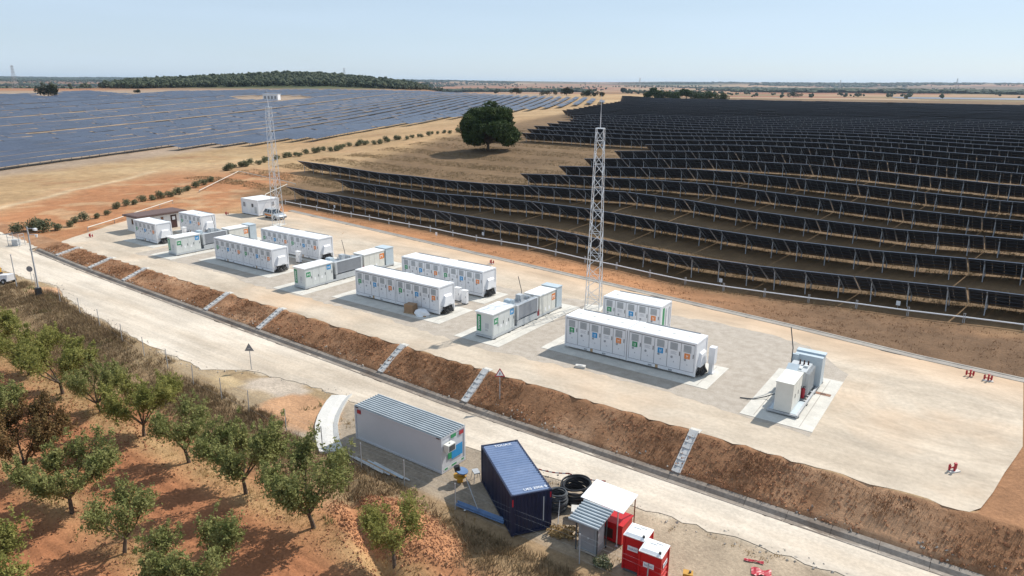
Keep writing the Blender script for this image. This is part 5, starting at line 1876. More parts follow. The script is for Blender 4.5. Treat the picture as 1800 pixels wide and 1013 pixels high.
# rail on twin posts in front of the first row
gr_ = thing('white_rail', 'long white rail on short twin posts before the first dark solar row', 'rail', (0, 0, 0))
rp_ = []
x = -114.0
while x < 40:
    y = 80.0 - ROWT * (x + 6.7)
    rp_.append((x, y, hz(x, y)))
    x += 4.9
for (a, b) in zip(rp_, rp_[1:]):
    MB().tube((a[0], a[1], a[2] + 0.62), (b[0], b[1], b[2] + 0.62), 0.07, 0.07, 6).build('rail', 'mark_white', gr_)
pm_ = MB().box(-0.10, -0.04, -0.3, -0.04, 0.04, 1.0).box(0.04, -0.04, -0.3, 0.10, 0.04, 1.0).mesh('post', 'galv_matt')
for (x, y, z) in rp_:
    obj('post', pm_, gr_, (x, y, z))
for (px_, py_) in ((767, 411), (849, 411), (1267, 493), (1579, 533), (588, 363)):
    p = G(px_, py_, 0.6)
    nb = thing('notice_plate', 'small white notice plate hanging below the first dark solar row', 'sign', p, 0, 'white notice plates along the rail')
    MB().box(-0.2, -0.02, 0.35, 0.2, 0.0, 0.85).build('plate', 'mark_white', nb)
    MB().tube((0, 0.02, -0.2), (0, 0.02, 0.85), 0.02, 0.02, 5).build('stake', 'galv_matt', nb)

# ------------------------------------------------------------------ western array, blue faces towards the pad
WA = R(117)
wa = np.array([math.cos(WA), math.sin(WA)])           # along the row
wn = np.array([math.sin(WA), -math.cos(WA)])          # panels face this way
WT, WW, WLEN, WP = R(10), 4.1, 11.8, 12.0
POLY = [(-700, 420), (-200, 332), (0, 303), (300, 262), (500, 247), (577, 241), (600, 236), (780, 209), (860, 199), (1000, 186), (1075, 179), (1040, 172), (900, 168), (740, 160), (560, 157.5), (440, 158.5), (300, 161), (235, 166), (160, 160), (0, 166), (-300, 168), (-700, 170)]


def inside(px_, py_, poly):
    px_, py_ = np.asarray(px_), np.asarray(py_)
    c = np.zeros(px_.shape, bool)
    j = len(poly) - 1
    for i in range(len(poly)):
        xi, yi = poly[i]
        xj, yj = poly[j]
        c ^= ((yi > py_) != (yj > py_)) & (px_ < (xj - xi) * (py_ - yi) / (yj - yi + 1e-12) + xi)
        j = i
    return c


def pixv(P):
    d = P - np.array([0, 0, CAMH])
    z = d @ CF
    z = np.where(z < 1, 1, z)
    return 900 + FPX * (d @ CR) / z, 506.5 - FPX * (d @ CU) / z


js = np.arange(-45, 125)
is_ = np.arange(-22, 115)
J, I = np.meshgrid(js, is_, indexing='ij')
OFF = np.where(J < 0, 9.2 * J, np.where(J < 5, 11.6 * J, 11.6 * 5 + 9.4 * (J - 5) + 6.5 * np.floor((J - 5) / 4)))
SH = I * WP + 12 * _LAT[J & 255, 3]
X = -202 + wa[0] * SH - wn[0] * OFF
Y = 72 + wa[1] * SH - wn[1] * OFF
Z = height(X, Y)
D = np.hypot(X, Y)
PXX, PYY = pixv(np.stack([X + wa[0] * 6, Y + wa[1] * 6, Z + 1.2], -1))
ok = inside(PXX, PYY, POLY) & (D < 1500) & (np.degrees(np.arctan2(Y, X)) < 174)
hole = (((PXX - 478) / 70) ** 2 + ((PYY - 172) / 4.5) ** 2 < 1) | (((PXX - 85) / 22) ** 2 + ((PYY - 164) / 7.0) ** 2 < 1)
hole |= (fbm(X, Y, 60, 3) > 0.62)
ok &= ~hole
WX, WY, WZ, WD = X[ok], Y[ok], Z[ok], D[ok]
WZ2 = height(WX + wa[0] * WLEN, WY + wa[1] * WLEN)
WJ = J[ok]
order = np.argsort(WD)
vis = np.array([-30 < q < 1830 for q in PXX[ok]])
order = sorted(order, key=lambda q: WD[q] + (0 if vis[q] else 5000))
cw, sw = math.cos(WT), math.sin(WT)
WLO = 1.1


def wbox(x0, x1, s0, s1, n0=-0.04, n1=0.0):
    """plate in the western table: local x along the row, +y away from the viewer's side, s up from the low edge"""
    q = []
    for n_ in (n0, n1):
        for (xx, s) in ((x0, s0), (x1, s0), (x1, s1), (x0, s1)):
            q.append((xx, s * cw - n_ * sw, WLO + s * sw + n_ * cw))
    return q


def hmesh_(name, qs, mats):
    mb = MB()
    for q, mm in qs:
        mb.hexa(q, mm)
    return mb.mesh(name, mats)


NWM = 10
wm = WLEN / NWM
wmod = MB().hexa(wbox(0.05, wm - 0.05, 0, WW, -0.035, 0.0)).mesh('panel', 'panel_front')
wrail = hmesh_('support_rail', [(wbox(0, WLEN, s - 0.05, s + 0.05, -0.12, -0.05), 0) for s in (0.06, 1.2, 2.9, WW - 0.06)] + [(wbox(a * wm - 0.03, a * wm + 0.03, 0, WW, -0.049, -0.001), 0) for a in range(NWM + 1)], ['panel_frame'])
wpost = MB().box(-0.06, -0.05, -0.5, 0.06, 0.05, WLO + WW * 0.5 * sw - 0.1).mesh('post', 'galv_matt')
warr = hmesh_('panel_array', [(wbox(a * wm + 0.05, (a + 1) * wm - 0.05, 0, WW, -0.035, 0.0), 0) for a in range(NWM)], ['panel_front'])
NW = 60
for n, q in enumerate(order[:NW]):
    x, y, z, z2, jj = WX[q], WY[q], WZ[q], WZ2[q], max(0, int(WJ[q]))
    lb = 'blue glass solar table in the edge row along the tan grass strip' if jj == 0 else 'blue glass solar table, %s row in from the tan grass strip' % ORD[min(jj, 24)]
    t = thing('solar_table', lb, 'solar panel', (x, y, z), 0, 'blue tables of western row %d' % jj)
    t.rotation_euler = (0, -math.atan2(z2 - z, WLEN), WA)
    if n < 12:
        for a in range(NWM):
            obj('panel', wmod, t, (a * wm, 0, 0))
    else:
        obj('panel_array', warr, t)
    obj('support_rail', wrail, t)
    for a in (1.5, 5.8, 10.1):
        obj('post', wpost, t, (a, WW * 0.5 * cw, 0))
ra = np.array(order[NW:])
base = np.array(wbox(0, WLEN - 0.1, 0, WW))
jr = np.random.RandomState(91)
j0 = jr.normal(size=len(ra)) * 0.10
j1 = jr.normal(size=len(ra)) * 0.10
hi_m = np.array([0, 0, 1, 1, 0, 0, 1, 1.0])
nx0 = np.array([-wa[1], wa[0]])                       # local y in the world
xx = base[:, 0][None]
yy = base[:, 1][None]
BX = WX[ra][:, None] + wa[0] * xx + nx0[0] * yy
BY = WY[ra][:, None] + wa[1] * xx + nx0[1] * yy
BZ = WZ[ra][:, None] + (WZ2[ra] - WZ[ra])[:, None] * xx / WLEN + base[:, 2][None] + j0[:, None] + j1[:, None] * hi_m[None]
uv = np.stack([base[:, 0], base[:, 1]], -1)
fm_ = boxes_mesh('distant_blue_solar_tables', np.stack([BX, BY, BZ], -1), ['panel_far', 'panel_back', 'panel_front'], [1, 0, 0, 0, 0, 0], uv)
mi_ = np.tile(np.array([1, 0, 0, 0, 0, 0], np.int32), (len(ra), 1))
mi_[WD[ra] > 700, 1:] = 2
fm_.polygons.foreach_set('material_index', mi_.ravel())
tag(obj('distant_blue_solar_tables', fm_), 'thousands of blue solar tables covering the distant plain', 'solar panels', kind='stuff')

p = G(478, 176)
wb = thing('substation_hut', 'small white hut with dark openings inside the blue solar plain', 'hut', p, R(30))
MB().box(-7, -3, 0, 7, 3, 5.0).build('wall', 'white', wb)
MB().box(-7.4, -3.4, 5.0, 7.4, 3.4, 5.3).build('roof', 'white_roof', wb)
for k in range(4):
    MB().box(-5.8 + 3.2 * k, -3.06, 1.0, -4.0 + 3.2 * k, -3.0, 3.6).build('door', 'grille', wb)


# ------------------------------------------------------------------ trees
def leaf_quads(C, size, rs, up=0.35, asp=0.55):
    n = len(C)
    a = rs.normal(size=(n, 3))
    a /= np.linalg.norm(a, axis=1)[:, None]
    nrm = rs.normal(size=(n, 3))
    nrm[:, 2] = np.abs(nrm[:, 2]) + up
    b = np.cross(a, nrm)
    b /= np.linalg.norm(b, axis=1)[:, None] + 1e-9
    s = (size * rs.uniform(0.6, 1.3, n))[:, None]
    a, b = a * s, b * s * asp
    V = np.stack([C - a, C + b * 0.9, C + a, C - b * 0.9], 1).reshape(-1, 3)
    F = np.arange(n * 4).reshape(n, 4)
    return V, F


def almond(seed, H=4.7, Rr=2.3, nl=5200, sparse=1.0):
    rs = np.random.RandomState(seed)
    mb = MB()
    lean = rs.uniform(-0.25, 0.25, 2)
    f0 = Vector((lean[0], lean[1], 0.95))
    mb.tube((0, 0, -0.3), (lean[0] * 0.5, lean[1] * 0.5, 0.5), 0.15, 0.12, 8).tube((lean[0] * 0.5, lean[1] * 0.5, 0.5), f0, 0.12, 0.10, 8)
    tips = []
    for k in range(6):
        a = 2 * math.pi * (k + rs.uniform(-.3, .3)) / 6
        r1 = Rr * rs.uniform(0.3, 0.5)
        m1 = f0 + Vector((math.cos(a) * r1, math.sin(a) * r1, H * rs.uniform(0.18, 0.3)))
        mb.tube(f0, m1, 0.075, 0.05, 6)
        for j in range(3):
            a2 = a + rs.uniform(-0.8, 0.8)
            r2 = Rr * rs.uniform(0.25, 0.5)
            m2 = m1 + Vector((math.cos(a2) * r2, math.sin(a2) * r2, H * rs.uniform(0.12, 0.32)))
            mb.tube(m1, m2, 0.04, 0.022, 5)
            tips.append((m1, m2))
            for i in range(2):
                a3 = a2 + rs.uniform(-1.2, 1.2)
                m3 = m2 + Vector((math.cos(a3) * Rr * .2, math.sin(a3) * Rr * .2, H * rs.uniform(0.02, 0.2)))
                mb.tube(m2, m3, 0.02, 0.01, 4)
                tips.append((m2, m3))
    trunk = mb.mesh('trunk', 'bark')
    C = []
    per = int(nl / len(tips) / 2.0)
    for (a, b) in tips:
        if rs.rand() > sparse:
            continue
        u = rs.uniform(0.2, 1.15, per)[:, None]
        q = np.array(a)[None] * (1 - u) + np.array(b)[None] * u
        C.append(q + rs.normal(size=(per, 3)) * np.array([0.27, 0.27, 0.22]) - np.array([0, 0, 0.12]) * rs.rand(per, 1))
        for s in range(4):                    # leafy upright shoots
            m = per // 4
            base_ = np.array(b) + rs.normal(size=3) * 0.3
            d = np.array([rs.uniform(-.5, .5), rs.uniform(-.5, .5), rs.uniform(0.5, 1.0)])
            l = rs.uniform(0.35, 0.85)
            u = rs.uniform(0, 1, m)[:, None]
            C.append(base_ + d * l * u + rs.normal(size=(m, 3)) * 0.07)
    C = np.concatenate(C)
    V, F = leaf_quads(C, 0.088, rs)
    return trunk, (V, F)


ALM = [almond(s, h, r, n, sp) for s, h, r, n, sp in ((1, 4.9, 2.5, 18000, 1), (2, 4.4, 2.5, 16000, 0.95), (3, 5.2, 2.4, 18500, 1), (4, 3.9, 1.7, 8000, 0.95), (5, 4.5, 2.2, 14000, 0.9), (6, 4.2, 2.7, 17000, 0.92), (7, 5.3, 2.2, 16000, 0.95))]
crown_me = [np_mesh('crown', v, f, 'leaf') for _, (v, f) in ALM]
MT['leaf_b'] = mat('almond_leaf_yellowing', (0.165, 0.178, 0.045), 0.8, c2=(0.36, 0.335, 0.11), vs=1.2, trans=0.35, fine=0.3, spec=0.1)
crown_yl = [np_mesh('crown', v, f, 'leaf_b') for _, (v, f) in ALM]
crown_br = np_mesh('crown', *ALM[2][1], 'leaf_brown')


def plant_tree(x, y, var, s, lb, group, brown=False, z=None):
    t = thing('almond_tree', lb, 'tree', (x, y, hz(x, y) if z is None else z), rnd.uniform(0, 6.28), group)
    s *= 0.95
    t.scale = (s, s, s * rnd.uniform(0.94, 1.06))
    obj('trunk', ALM[var][0], t)
    obj('crown', crown_br if brown else (crown_yl if rnd.random() < 0.4 else crown_me)[var], t)


LB1 = 'green almond tree in the row next to the wire fence'
LB2 = 'green almond tree in the second row from the wire fence'
LB3 = 'green almond tree in the third row from the wire fence'
k = 0
for i, (x, s, v) in enumerate(((-29.5, 1.08, 6), (-35.8, 1.04, 0), (-42.2, 0.98, 3), (-48.4, 0.97, 2), (-54.6, 0.86, 4), (-60.9, 1.05, 5), (-67.2, 1.0, 1), (-73.4, 0.92, 6), (-79.7, 1.0, 4), (-86, 1.08, 0), (-92.3, 0.85, 2))):
    if i == 2:
        plant_tree(x, 22.2, v, s, 'small slender almond tree with sparse crown in the row next to the wire fence', None)
    else:
        plant_tree(x, 22.2 + rnd.uniform(-.25, .25), v, s, LB1 + ', %s from the gully' % ORD[i], 'orchard row by the fence')
for i, (x, s, v) in enumerate(((-29.6, 0.9, 5), (-36.0, 0.92, 3), (-42.4, 1.02, 1), (-48.7, 1.05, 2), (-55, 1.0, 6), (-61.3, 0.9, 4))):
    if i == 3:
        plant_tree(x, 15.0, v, s, 'almond tree with thin rusty brown foliage in the second orchard row', None, True)
    else:
        plant_tree(x, 14.9 + rnd.uniform(-.25, .25), v, s, LB2 + ', %s from the gully end' % ORD[i], 'second orchard row')
for i, (x, v) in enumerate(((-36.3, 0), (-42.6, 4), (-48.9, 1), (-55.2, 0))):
    plant_tree(x, 7.8, v, 1.0, LB3 + ', %s from the gully end' % ORD[i], 'third orchard row')
plant_tree(-23.4, 22.6, 3, 0.85, 'thin straggly almond tree growing beside the washed-out gully', None)
plant_tree(-52.3, 27.0, 3, 0.42, 'tiny almond sapling in the dry verge before the fence', None)


def clump_tree(seed, blobs, nl, size, mname, trunk_h, trunk_r, limbs=True):
    """a wide crown made of many leafy lobes, each a dense cloud of leaf-sized faces"""
    rs = np.random.RandomState(seed)
    C = []
    tot = sum(b[3] ** 2 for b in blobs)
    for (x, y, z, r) in blobs:
        n = int(nl * r * r / tot)
        d = rs.normal(size=(n, 3))
        d /= np.linalg.norm(d, axis=1)[:, None]
        rad = r * (0.62 + 0.42 * rs.rand(n) ** 0.6)
        lob = 1 + 0.16 * np.sin(d[:, 0] * 6 + seed) * np.sin(d[:, 1] * 7 + x) + 0.12 * np.sin(d[:, 2] * 9 + y)
        C.append(np.array([x, y, z]) + d * (rad * lob)[:, None] * np.array([1, 1, 0.85]))
    C = np.concatenate(C)
    V, F = leaf_quads(C, size, rs, 0.5, 0.6)
    mb = MB().tube((0, 0, -0.4), (0.1, 0, trunk_h), trunk_r, trunk_r * 0.75, 10)
    if limbs:
        for (x, y, z, r) in blobs[::2]:
            mb.tube((0.1, 0, trunk_h * rs.uniform(0.55, 1.0)), (x * 0.8, y * 0.8, z - r * 0.2), trunk_r * 0.4, trunk_r * 0.12, 6)
    return mb.mesh('trunk', 'bark'), np_mesh('crown', V, F, mname)


rs_ = np.random.RandomState(8)
p = G(858, 265)
sc_ = math.hypot(p.x, p.y) / 261.0
bl = []
for k in range(46):
    a = rs_.uniform(0, 6.28)
    rr = 8.6 * math.sqrt(rs_.rand())
    zt = 14.2 * math.sqrt(max(0.05, 1 - (rr / 10.5) ** 2))
    z = rs_.uniform(3.6, zt - 1.2) if rs_.rand() < 0.35 else zt - rs_.uniform(1.2, 2.6)
    bl.append((rr * math.cos(a) * 1.02, rr * math.sin(a), z, rs_.uniform(1.7, 2.9)))
for k in range(26):
    a = rs_.uniform(0, 6.28)
    rr = rs_.uniform(5.5, 9.2)
    bl.append((rr * math.cos(a), rr * math.sin(a), rs_.uniform(2.6, 6.0), rs_.uniform(1.6, 2.4)))
bl += [(7.6 * CR[0] + 1, 7.6 * CR[1], 4.2, 2.9), (9.6 * CR[0], 9.6 * CR[1], 4.6, 2.3), (-6.8 * CR[0], -6.8 * CR[1], 4.5, 2.5), (4 * CR[0], 4 * CR[1], 5, 2.6), (-3.5 * CR[0], -3.5 * CR[1], 4.6, 2.4)]
tm, cm_ = clump_tree(31, bl, 80000, 0.30, 'leaf_pine', 4.2, 0.55)
t = thing('stone_pine', 'big round dark green pine standing alone on the dry meadow', 'tree', p)
t.scale = (sc_ * 1.0, sc_ * 1.0, sc_ * 1.22)
obj('trunk', tm, t)
obj('crown', cm_, t)

# far single trees and bushes
def far_tree(px_, py_, wpx, hpx, lb, seed, mname='leaf_holm', nm='holm_oak', nblob=9):
    p = G(px_, py_)
    d = math.hypot(p.x, p.y)
    W_, H_ = wpx * d / FPX / 2, hpx * d / FPX
    rs = np.random.RandomState(seed)
    bl_ = []
    for k in range(nblob):
        u = rs.uniform(-1, 1)
        bl_.append((CR[0] * W_ * 0.72 * u + rs.uniform(-.3, .3) * W_, CR[1] * W_ * 0.72 * u + rs.uniform(-.3, .3) * W_, H_ * (0.32 + 0.38 * rs.rand() * (1 - 0.5 * abs(u))), min(W_ * 0.42, H_ * 0.36) * rs.uniform(0.75, 1.15)))
    a, b = clump_tree(seed, bl_, 2600, max(0.25, H_ * 0.055), mname, H_ * 0.3, max(0.2, H_ * 0.04), False)
    t = thing(nm, lb, 'tree', p)
    obj('trunk', a, t)
    obj('crown', b, t)


far_tree(85, 170, 32, 20, 'rounded dark brown-green tree standing inside the blue solar plain', 51)
far_tree(241, 164, 14, 6, 'low dark shrub at the far edge of the blue solar plain', 52, nm='shrub', nblob=5)
far_tree(908, 166, 22, 11, 'dark round oak alone on the red field behind the lone pine', 53)
far_tree(966, 168, 44, 9, 'long low dark oak thicket on the red field', 54, nblob=12)
far_tree(996, 168, 18, 16, 'taller dark oak at the end of the low thicket on the red field', 55)
far_tree(1030, 170, 24, 11, 'dark oak clump on the red field, broad one near the mast rod', 56)
far_tree(1053, 170, 22, 10, 'smaller dark oak touching the broad clump near the mast rod', 57)
far_tree(1097, 164, 13, 11, 'small dark oak alone between the oak clump and the green grove', 58)
far_tree(726, 152, 14, 15, 'tall dark tree at the end of the forest hill', 59, 'leaf_pine')
far_tree(749, 158, 21, 15, 'broad dark tree beside the end of the forest hill', 60, 'leaf_pine')
far_tree(677, 154, 8, 6, 'tiny dark bush below the forest hill', 61, nm='shrub', nblob=4)
far_tree(1376, 165, 9, 9, 'small dark tree on the pale red field beyond the dark solar rows', 62)
far_tree(1395, 172, 26, 9, 'low dark hedge tree at the edge of the dark solar rows', 63, nblob=8)
for i, (px_, wpx, hpx) in enumerate(((1146, 26, 24), (1166, 24, 20), (1186, 24, 18), (1206, 26, 22), (1226, 24, 17), (1246, 26, 16), (1266, 22, 13))):
    far_tree(px_, 177, wpx, hpx, 'green tree of the grove behind the dark solar rows, %s from the lone small oak' % ORD[i], 70 + i, 'leaf_pine', 'grove_tree')
for o in COL.objects:
    if o.name.startswith('grove_tree'):
        o['group'] = 'grove behind the dark rows'

# olive bushes along the track
ob_me = []
for s in range(4):
    rs = np.random.RandomState(200 + s)
    bl_ = [(rs.uniform(-.5, .5), rs.uniform(-.5, .5), rs.uniform(0.3, 1.1), rs.uniform(0.4, 0.62)) for _ in range(8)]
    ob_me.append(clump_tree(210 + s, bl_, 900, 0.11, 'leaf_olive', 0.6, 0.07, False))
ol = []
for (px_, py_, s) in ((60, 405, 1.6), (78, 408, 1.5), (100, 405, 1.0), (122, 399, 0.8), (132, 392, 0.9), (150, 388, 1.1), (172, 384, 0.8), (190, 378, 0.7), (205, 367, 1.0), (222, 362, 1.0), (238, 360, 0.9), (250, 355, 1.0), (268, 352, 0.9), (283, 349, 1.2), (300, 346, 1.1), (316, 342, 1.2), (330, 336, 1.0), (345, 330, 1.1), (358, 325, 1.1), (370, 320, 1.0), (32, 410, 1.3)):
    ol.append((px_, py_, s))
for u in np.linspace(0, 1, 44):
    ol.append((395 + (810 - 395) * u + rnd.uniform(-4, 4), 302 + (231 - 302) * u ** 0.82 + rnd.uniform(-2, 2), rnd.uniform(0.9, 1.5)))
ol.sort()
for i, (px_, py_, s) in enumerate(ol):
    p = G(px_, py_)
    near = px_ < 380
    t = thing('olive_bush', ('grey-green olive bush by the white raised pipe, %s from the wire cage' if near else 'grey-green olive bush on the meadow line, %s from the wire cage') % ordinal(i + 1), 'bush', p, rnd.uniform(0, 6.28), 'olive bushes by the pipe' if near else 'olive bushes across the meadow')
    s *= 0.85 if near else 0.85
    t.scale = (s * rnd.uniform(0.9, 1.25), s * rnd.uniform(0.9, 1.25), s)
    a, b = ob_me[i % 4]
    obj('trunk', a, t)
    obj('crown', b, t)

# yellowing shrubs between the site boxes
for (x, y, s, lb) in ((-17.2, 29.9, 1.0, 'pale yellow dry shrub between the navy container and the grey cabinet'), (-14.3, 28.9, 0.75, 'small green shrub at the corner of the grey cabinet')):
    rs = np.random.RandomState(int(s * 333))
    bl_ = [(rs.uniform(-.6, .6), rs.uniform(-.35, .35), rs.uniform(0.2, 0.5), rs.uniform(0.25, 0.4)) for _ in range(7)]
    a, b = clump_tree(int(s * 100), bl_, 900, 0.09, 'dry' if s == 1.0 else 'leaf_olive', 0.3, 0.03, False)
    t = thing('shrub', lb, 'shrub', (x, y, hz(x, y)))
    t.scale = (s, s, s)
    obj('trunk', a, t)
    obj('crown', b, t)


# ------------------------------------------------------------------ ground cover
def tufts(name, pts, hgt, spread, blades, mname, lb, cat, seed, wid=0.02):
    rs = np.random.RandomState(seed)
    P = np.asarray(pts, float)
    n = len(P)
    if n == 0:
        return
    Z = height(P[:, 0], P[:, 1])
    base_ = np.stack([P[:, 0], P[:, 1], Z], -1)
    hh = hgt * rs.uniform(0.5, 1.35, n)
    base_ = np.repeat(base_, blades, 0)
    hh = np.repeat(hh, blades) * rs.uniform(0.6, 1.2, n * blades)
    base_[:, :2] += rs.normal(size=(n * blades, 2)) * spread * 0.5
    lean = rs.normal(size=(n * blades, 2)) * 0.42 * hh[:, None]
    a = rs.uniform(0, 6.28, n * blades)
    wv = np.stack([np.cos(a), np.sin(a), 0 * a], -1) * (wid * rs.uniform(0.7, 1.6, n * blades))[:, None]
    tip = base_ + np.stack([lean[:, 0], lean[:, 1], hh], -1)
    base_[:, 2] -= 0.04
    V = np.stack([base_ - wv, base_ + wv, tip], 1).reshape(-1, 3)
    F = np.arange(n * blades * 3).reshape(-1, 3)
    o = obj(name, np_mesh(name, V, F, mname))
    tag(o, lb, cat, kind='stuff')


rs = np.random.RandomState(77)


def scatter(n, x0, x1, y0, y1, fn):
    x = rs.uniform(x0, x1, n)
    y = rs.uniform(y0, y1, n)
    m_ = fn(x, y) > rs.rand(n)
    return np.stack([x[m_], y[m_]], -1)


# dry weeds between the fence and the trees
pt = scatter(30000, -96, -8, 23.6, 33.5, lambda x, y: (y < np.where(x < -41, y_near(x) - 0.5, np.where(x < -27, 28.6, 27.6))) * np.clip(0.55 + 1.3 * fbm(x, y, 4, 4), 0, 1) * ss(23.4, 25.5, y))
pt = pt[((pt[:, 0] + 25.6) / 4.6) ** 2 + ((pt[:, 1] - 25.0) / 1.9) ** 2 > 1]
pt = pt[~((pt[:, 0] > -58.5) & (pt[:, 0] < -36) & (pt[:, 1] > 29.6))]
h_ = len(pt) // 2
tufts('dry_brush', pt[:h_], 0.42, 0.35, 7, 'brush', 'grey-brown dead brush filling the strip before the wire fence', 'dry brush', 1, 0.022)
tufts('dry_grass', pt[h_:], 0.36, 0.3, 7, 'dry_muted', 'tan dry grass filling the strip before the wire fence', 'grass', 2, 0.02)
pt = scatter(5200, -96, -8, 23, 33, lambda x, y: (y < np.where(x < -41, y_near(x) - 0.6, 27.8)) * (fbm(x + 50, y, 3, 3) > 0.33))
tufts('green_weeds', pt, 0.34, 0.3, 8, 'weedgreen', 'patchy green weeds among the dead brush by the fence', 'weeds', 3, 0.028)
# grass strips below the orchard rows
pt = scatter(26000, -75, -18, 0, 24, lambda x, y: np.maximum.reduce([np.exp(-((y - q) / 0.9) ** 2) for q in (22.2, 15.0, 7.8)]) * np.clip(0.5 + 1.3 * fbm(x, y, 3, 3), 0, 1))
tufts('orchard_grass', pt, 0.17, 0.25, 6, 'dry', 'thin dry grass under the almond rows', 'grass', 4, 0.018)
# withered plants on the bank
pt = scatter(21000, -112, 14, 39.6, 45.2, lambda x, y: ((y > y_crest(x) - 2.85) & (y < y_crest(x) - 0.12)) * np.clip(0.35 + 1.9 * fbm(x, y, 2.5, 3), 0.03, 1))
m_ = np.ones(len(pt), bool)
for (x, _) in CH:
    m_ &= np.abs(pt[:, 0] - x) > 0.6
pt = pt[m_]
tufts('bank_plants', pt, 0.15, 0.25, 6, 'slopeplant', 'withered reddish brown plants scattered over the bank', 'plants', 5, 0.022)
# tall dry grass among the dark solar rows, left off the shaded bands to keep them dark
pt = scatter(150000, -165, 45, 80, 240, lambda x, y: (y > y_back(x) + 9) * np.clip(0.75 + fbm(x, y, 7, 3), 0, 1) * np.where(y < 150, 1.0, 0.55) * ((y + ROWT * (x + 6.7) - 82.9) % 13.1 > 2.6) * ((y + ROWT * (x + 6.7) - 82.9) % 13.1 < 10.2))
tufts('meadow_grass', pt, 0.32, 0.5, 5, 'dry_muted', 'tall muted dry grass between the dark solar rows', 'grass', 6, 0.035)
# rough earth strip by the kerb
pt = scatter(16000, -108, 25, 64, 92, lambda x, y: ((y > y_back(x) + 1.3) & (y < y_back(x) + 12)) * np.clip(0.25 + 1.2 * fbm(x, y, 3, 3) + 0.5 * ss(-40, 0, x), 0, 1))
tufts('strip_plants', pt, 0.14, 0.3, 5, 'slopeplant', 'low withered plants on the earth strip behind the kerb', 'plants', 7, 0.025)
# verge scraps in the yard and along the road shoulder
pt = scatter(5000, -41, 8, 27.8, 36, lambda x, y: (y < y_near(x) - 0.2) * np.clip(-0.05 + 1.2 * fbm(x, y, 2.5, 3), 0, 1))
pt = pt[~((pt[:, 0] > -36.5) & (pt[:, 0] < -25) & (pt[:, 1] > 30.4))]
tufts('yard_grass', pt, 0.16, 0.2, 6, 'dry', 'scattered dry grass around the site boxes', 'grass', 8, 0.02)


def clods(name, pts, r, mname, lb, cat, seed, sink=0.3):
    rs = np.random.RandomState(seed)
    P = np.asarray(pts, float)
    n = len(P)
    oc = np.array([(1, 0, 0), (-1, 0, 0), (0, 1, 0), (0, -1, 0), (0, 0, 1), (0, 0, -1)], float)
    of = np.array([(0, 2, 4), (2, 1, 4), (1, 3, 4), (3, 0, 4), (2, 0, 5), (1, 2, 5), (3, 1, 5), (0, 3, 5)])
    s = r * rs.uniform(0.4, 1.5, n) ** 1.5
    Z = height(P[:, 0], P[:, 1]) + s * sink
    c = np.stack([P[:, 0], P[:, 1], Z], -1)
    V = c[:, None] + (oc[None] + rs.normal(size=(n, 6, 3)) * 0.28) * s[:, None, None]
    F = (of[None] + (np.arange(n) * 6)[:, None, None]).reshape(-1, 3)
    tag(obj(name, np_mesh(name, V.reshape(-1, 3), F, mname)), lb, cat, kind='stuff')


pt = scatter(26000, -70, -14, 2, 24.5, lambda x, y: np.clip(0.5 + fbm(x, y, 2, 3), 0, 1))
clods('soil_clods', pt, 0.05, 'soilclod', 'loose red clods over the tilled orchard soil', 'soil', 11)
pt = scatter(9000, -32, -19, 22, 28, lambda x, y: 1 - ss(0.7, 1.1, ((x + 25.6) / 5.2) ** 2 + ((y - 25.0) / 2.3) ** 2))
clods('dug_soil', pt, 0.042, 'soilclod', 'heap of crumbly dug red soil beside the gully', 'soil', 12)
pt = scatter(24000, -112, 14, 39.5, 45.5, lambda x, y: ((y > y_crest(x) - 2.9) & (y < y_crest(x) - 0.1)) * np.clip(0.5 + 1.2 * fbm(x, y, 2, 3), 0, 1))
clods('bank_clods', pt, 0.05, 'soilclod', 'loose red-brown clods over the bank', 'soil', 15)
pt = scatter(5000, -112, 14, 39.5, 46, lambda x, y: ((y > y_crest(x) - 3.0) & (y < y_crest(x) - 2.2)) * np.clip(0.6 + fbm(x, y, 3, 3), 0, 1))
clods('bank_stones', pt, 0.055, 'stone', 'small pale stones strewn along the foot of the bank', 'stones', 13)
pt = scatter(3500, -120, 6, 30, 36, lambda x, y: (np.abs(y - y_near(x)) < 0.8) * 0.8)
clods('roadside_stones', pt, 0.05, 'stone', 'small stones along the near edge of the pale road', 'stones', 14)

